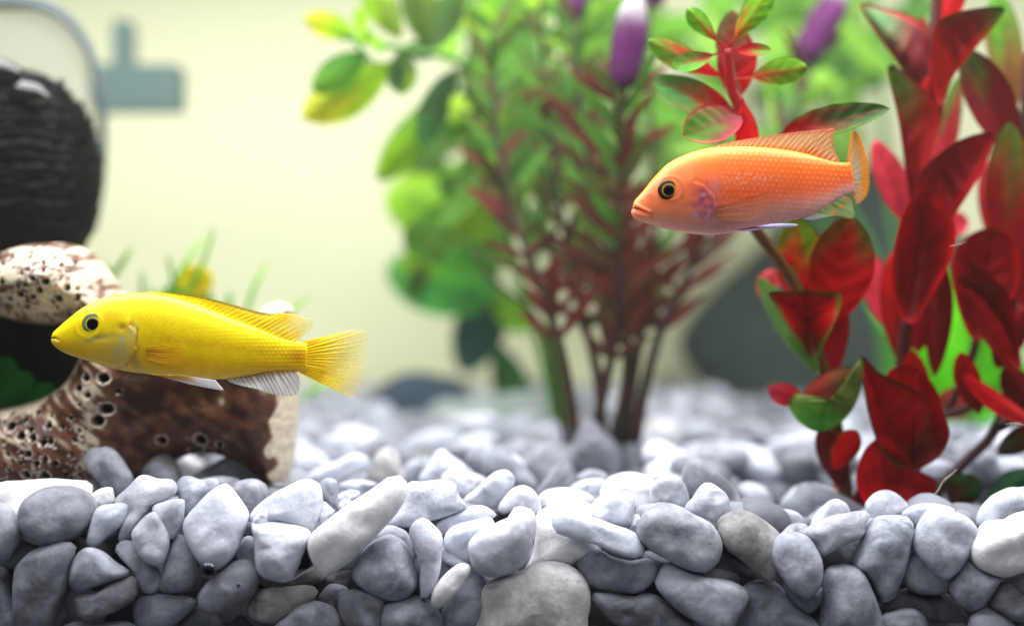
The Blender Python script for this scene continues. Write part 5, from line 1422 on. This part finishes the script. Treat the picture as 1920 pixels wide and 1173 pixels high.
# small grass-like plant and flower behind the ornament
def grass_plant():
    root = thing('grass_plant', P(330, 700, 12), 'small grassy green plant with a yellow flower peeping over the ornament', 'plant')
    G, Gd = lin(160, 220, 70), lin(110, 190, 60)
    for b, t, w, cu in [((205,535),(238,460),16,.2), ((214,540),(200,488),10,-.1), ((316,560),(362,432),13,.35), ((338,560),(428,436),15,-.3), ((330,540),(308,478),10,.2), ((268,575),(262,508),10,.1), ((458,602),(482,486),12,.3), ((525,612),(570,550),9,.2), ((440,600),(424,545),8,.2), ((395,600),(440,552),9,-.2), ((300,580),(276,540),12,.2), ((556,752),(640,700),10,.2), ((562,650),(600,730),8,.2), ((352,580),(300,545),20,.1), ((560,690),(596,640),8,.3)]:
        leaf(root, (*b, 11), (*t, 10.5), w * .75, Gd, G, fold=12, roll=35, mat=M_LEAF_FAR, nu=16, nv=6, pet=0, curl=cu)
    leaf(root, (300,560,12.4), (365,535,12.2), 40, lin(60,170,60), lin(76,180,60), fold=10, mat=M_LEAF_FAR, pet=0)
    leaf(root, (400,590,12.4), (360,545,12.2), 40, lin(60,170,60), lin(96,190,70), fold=10, mat=M_LEAF_FAR, pet=0)
    stem(root, [(330,760,12.2),(340,640,12.2),(362,545,12.2)], [6,5,5], Gd)
    for a in range(7):
        an = a * 2 * math.pi / 7 + .3
        leaf(root, (366,528,12.0), (366 + 36 * math.cos(an), 526 + 30 * math.sin(an), 11.8 + .3 * math.sin(an)), 38, lin(240,226,10), lin(250,240,40), fold=14, mat=M_LEAF_FAR, nu=10, nv=7, pet=0, seed=a, name='petal')
    r2 = thing('green_plant', P(30, 770, 5.7), 'dark green leaf clump seen through the hole of the ornament', 'plant')
    for b, t, w in [((-30,800),(60,700),80), ((20,810),(100,720),70), ((-20,760),(20,670),70), ((70,800),(115,745),50), ((-60,780),(-10,690),60)]:
        leaf(r2, (*b, 5.7), (*t, 5.5), w, lin(26,96,40), lin(30,120,44), fold=16, mat=M_LEAF_FAR, pet=0)
grass_plant()

# ------------------------------------------------------------------ filter in the upper left corner
def filter_unit():
    Yc = 9.0
    f = scale_at(Yc)
    cx = -12
    root = thing('sponge_filter', P(cx, 760, Yc), 'black ribbed barrel-shaped filter with shiny knobs in the upper left corner', 'filter')
    env = lambda yy: float(np.interp(yy, [128, 138, 150, 185, 230, 300, 350, 410, 450, 480, 520, 545, 565, 700, 768, 772], [20, 84, 112, 148, 174, 190, 190, 182, 164, 140, 120, 130, 168, 184, 188, 20]))
    prof = [(yy, env(yy) + (5 * abs(math.sin(math.pi * (yy - 150) / 33)) ** .6 + 2 * math.sin(yy * .37) if 150 < yy < 520 else 0)) for yy in list(range(128, 524, 3)) + [545, 565, 600, 640, 700, 740, 768, 772]]
    V, C = [], []
    na = 96
    rnd = random.Random(8)
    for i, (py, r) in enumerate(prof):
        for j in range(na):
            a = 2 * math.pi * j / na
            jag = 1 + (.03 * noise.noise(Vector((j * .45, py * .045, 2))) + .02 * math.sin(j * 1.9 + int((py - 150) / 33) * 2.3)) * (1 if 150 < py < 520 else .2)
            p = P(cx, py, Yc)
            V.append(p + np.array([math.cos(a) * r * jag * f, math.sin(a) * r * jag * f, .18 * noise.noise(Vector((j * .25, py * .02, 7)))]))
            g = .5 + .5 * noise.noise(Vector((math.cos(a) * 4, math.sin(a) * 4, py * .04)))
            C.append(mix(lin(2, 2, 4), lin(8, 7, 12), g ** 2))
    mk('sponge_body', V, grid_faces(len(prof), na, True), M_BLACK, root, cols=C)
    def knob(px, py, Y, r, h, tilt):
        # rounded cap lying on its side
        A = P(px - h, py + tilt, Y); B = P(px + h, py, Y)
        V, F = tube([A, A * .75 + B * .25, A * .5 + B * .5, A * .25 + B * .75, B * .93 + A * .07, B], [r * f * .7, r * f, r * f, r * f, r * f * .8, r * f * .3], 20, 30)
        mk('knob', V, F, M_KNOB, root, cols=np.tile(lin(6, 5, 9), (len(V), 1)))
    knob(-2, 140, 7.0, 26, 42, -8)
    knob(60, 186, 6.8, 24, 34, -14)
    for x, y, s in [(112, 172, 11), (150, 212, 8), (168, 240, 7)]:
        A = P(x - s, y + 26, 8.2); B = P(x + s * .5, y - 24, 8.2)
        V, F = tube([A, (A + B) / 2, B], [s * f * 1.3, s * f * 1.1, s * f * .25], 10, 12)
        mk('spike', V, F, M_BLACK, root, cols=np.tile(lin(10, 10, 14), (len(V), 1)))
    # clear rounded housing with a dark rim
    cap = thing('clear_housing', P(-10, 330, 13.5), 'clear smoky plastic housing with dark curved rim behind the black filter', 'housing')
    pts = [(-140,20,13.5),(-60,2,13.5),(0,2,13.5),(70,8,13.5),(125,36,13.5),(162,85,13.5),(184,150,13.5),(194,230,13.5),(192,330,13.5),(176,430,13.5)]
    V, F = tube([P(*p) for p in pts], [15 * f, 15 * f, 14 * f, 12 * f, 10 * f, 9 * f, 8 * f, 7 * f, 6 * f], 12, 60)
    mk('rim', V, F, M_TEALDARK, cap, cols=np.tile(lin(62, 76, 80), (len(V), 1)))
    out = catmull([(p[0], p[1]) for p in pts] + [(100, 470), (-140, 470)], 90, True)
    V, F, *_ = pebble_mesh(out, 13.6, 77, .9, 64, 20)
    mk('dome', V, F, M_CLEAR, cap)
    # bracket on the back wall
    br = thing('wall_bracket', P(262, 215, 21), 'blurred teal-grey bracket shaped like a cross on the cream backdrop', 'bracket')
    def slab(nm, x0, x1, y0, y1, Y, d):
        a, b = P(x0, y0, Y), P(x1, y1, Y)
        r = .12
        V, F = [], []
        ring = []
        for (cx_, cz, s0) in ((b[0] - r, a[2] - r, 0), (a[0] + r, a[2] - r, 1), (a[0] + r, b[2] + r, 2), (b[0] - r, b[2] + r, 3)):
            for k in range(5):
                t = math.pi / 2 * (s0 + k / 4); ring.append((cx_ + r * math.cos(t), cz + r * math.sin(t)))
        n = len(ring)
        for yy in (Y - d, Y + d):
            V += [(q[0], yy, q[1]) for q in ring]
        F = [(k, (k + 1) % n, n + (k + 1) % n, n + k) for k in range(n)] + [tuple(range(n))[::-1], tuple(range(n, 2 * n))]
        mk(nm, V, F, M_TEAL, br, smooth=False)
    slab('arm', 178, 342, 126, 210, 21, .7)
    slab('rod', 216, 250, 42, 150, 21.9, .5)
M_KNOB = paint_mat("glossy_black", 0.10, 0.6, mottle=0.1)
M_TEALDARK = paint_mat("dark_rim_plastic", 0.3, 0.4, mottle=0.1)
filter_unit()

# ------------------------------------------------------------------ small things on the inside of the front glass
def bubble(px, py, r, label):
    c = P(px, py, -.02)
    V = []
    for i in range(17):
        ph = -math.pi / 2 + math.pi * i / 16
        for j in range(28):
            a = 2 * math.pi * j / 28
            V.append(c + r * np.array([math.cos(ph) * math.cos(a), math.cos(ph) * math.sin(a) * .7, math.sin(ph)]))
    tag(mk('air_bubble', V, grid_faces(17, 28, True), M_BUBBLE), label, 'bubble')
bubble(390, 1069, .215, 'round dark air bubble on the front gravel below the yellow fish belly')
bubble(447, 1097, .06, 'tiny air bubble on the dark pebble right of the larger bubble')

def scratch(pts, r, label):  # scratches of the front glass, modelled as thin pale strands without a pane
    V, F = tube([P(x, y, .0) for x, y in pts], [r * .4, r, r, r * .4], 6)
    tag(mk('scratch', V, F, M_STEM, cols=np.tile(lin(226, 216, 200), (len(V), 1))), label, 'scratch', 'fine scratches on the front glass')
scratch([(1742,935),(1758,920),(1768,902),(1782,890),(1794,879)], .012, 'fine white fibre lying across the slanting dark red stem')
scratch([(1884,795),(1902,793),(1922,797)], .007, 'fine white fibre left of the frame edge above the slanting stem')
scratch([(1780,462),(1800,457),(1812,453)], .006, 'fine pale fibre in front of the upper red leaves')
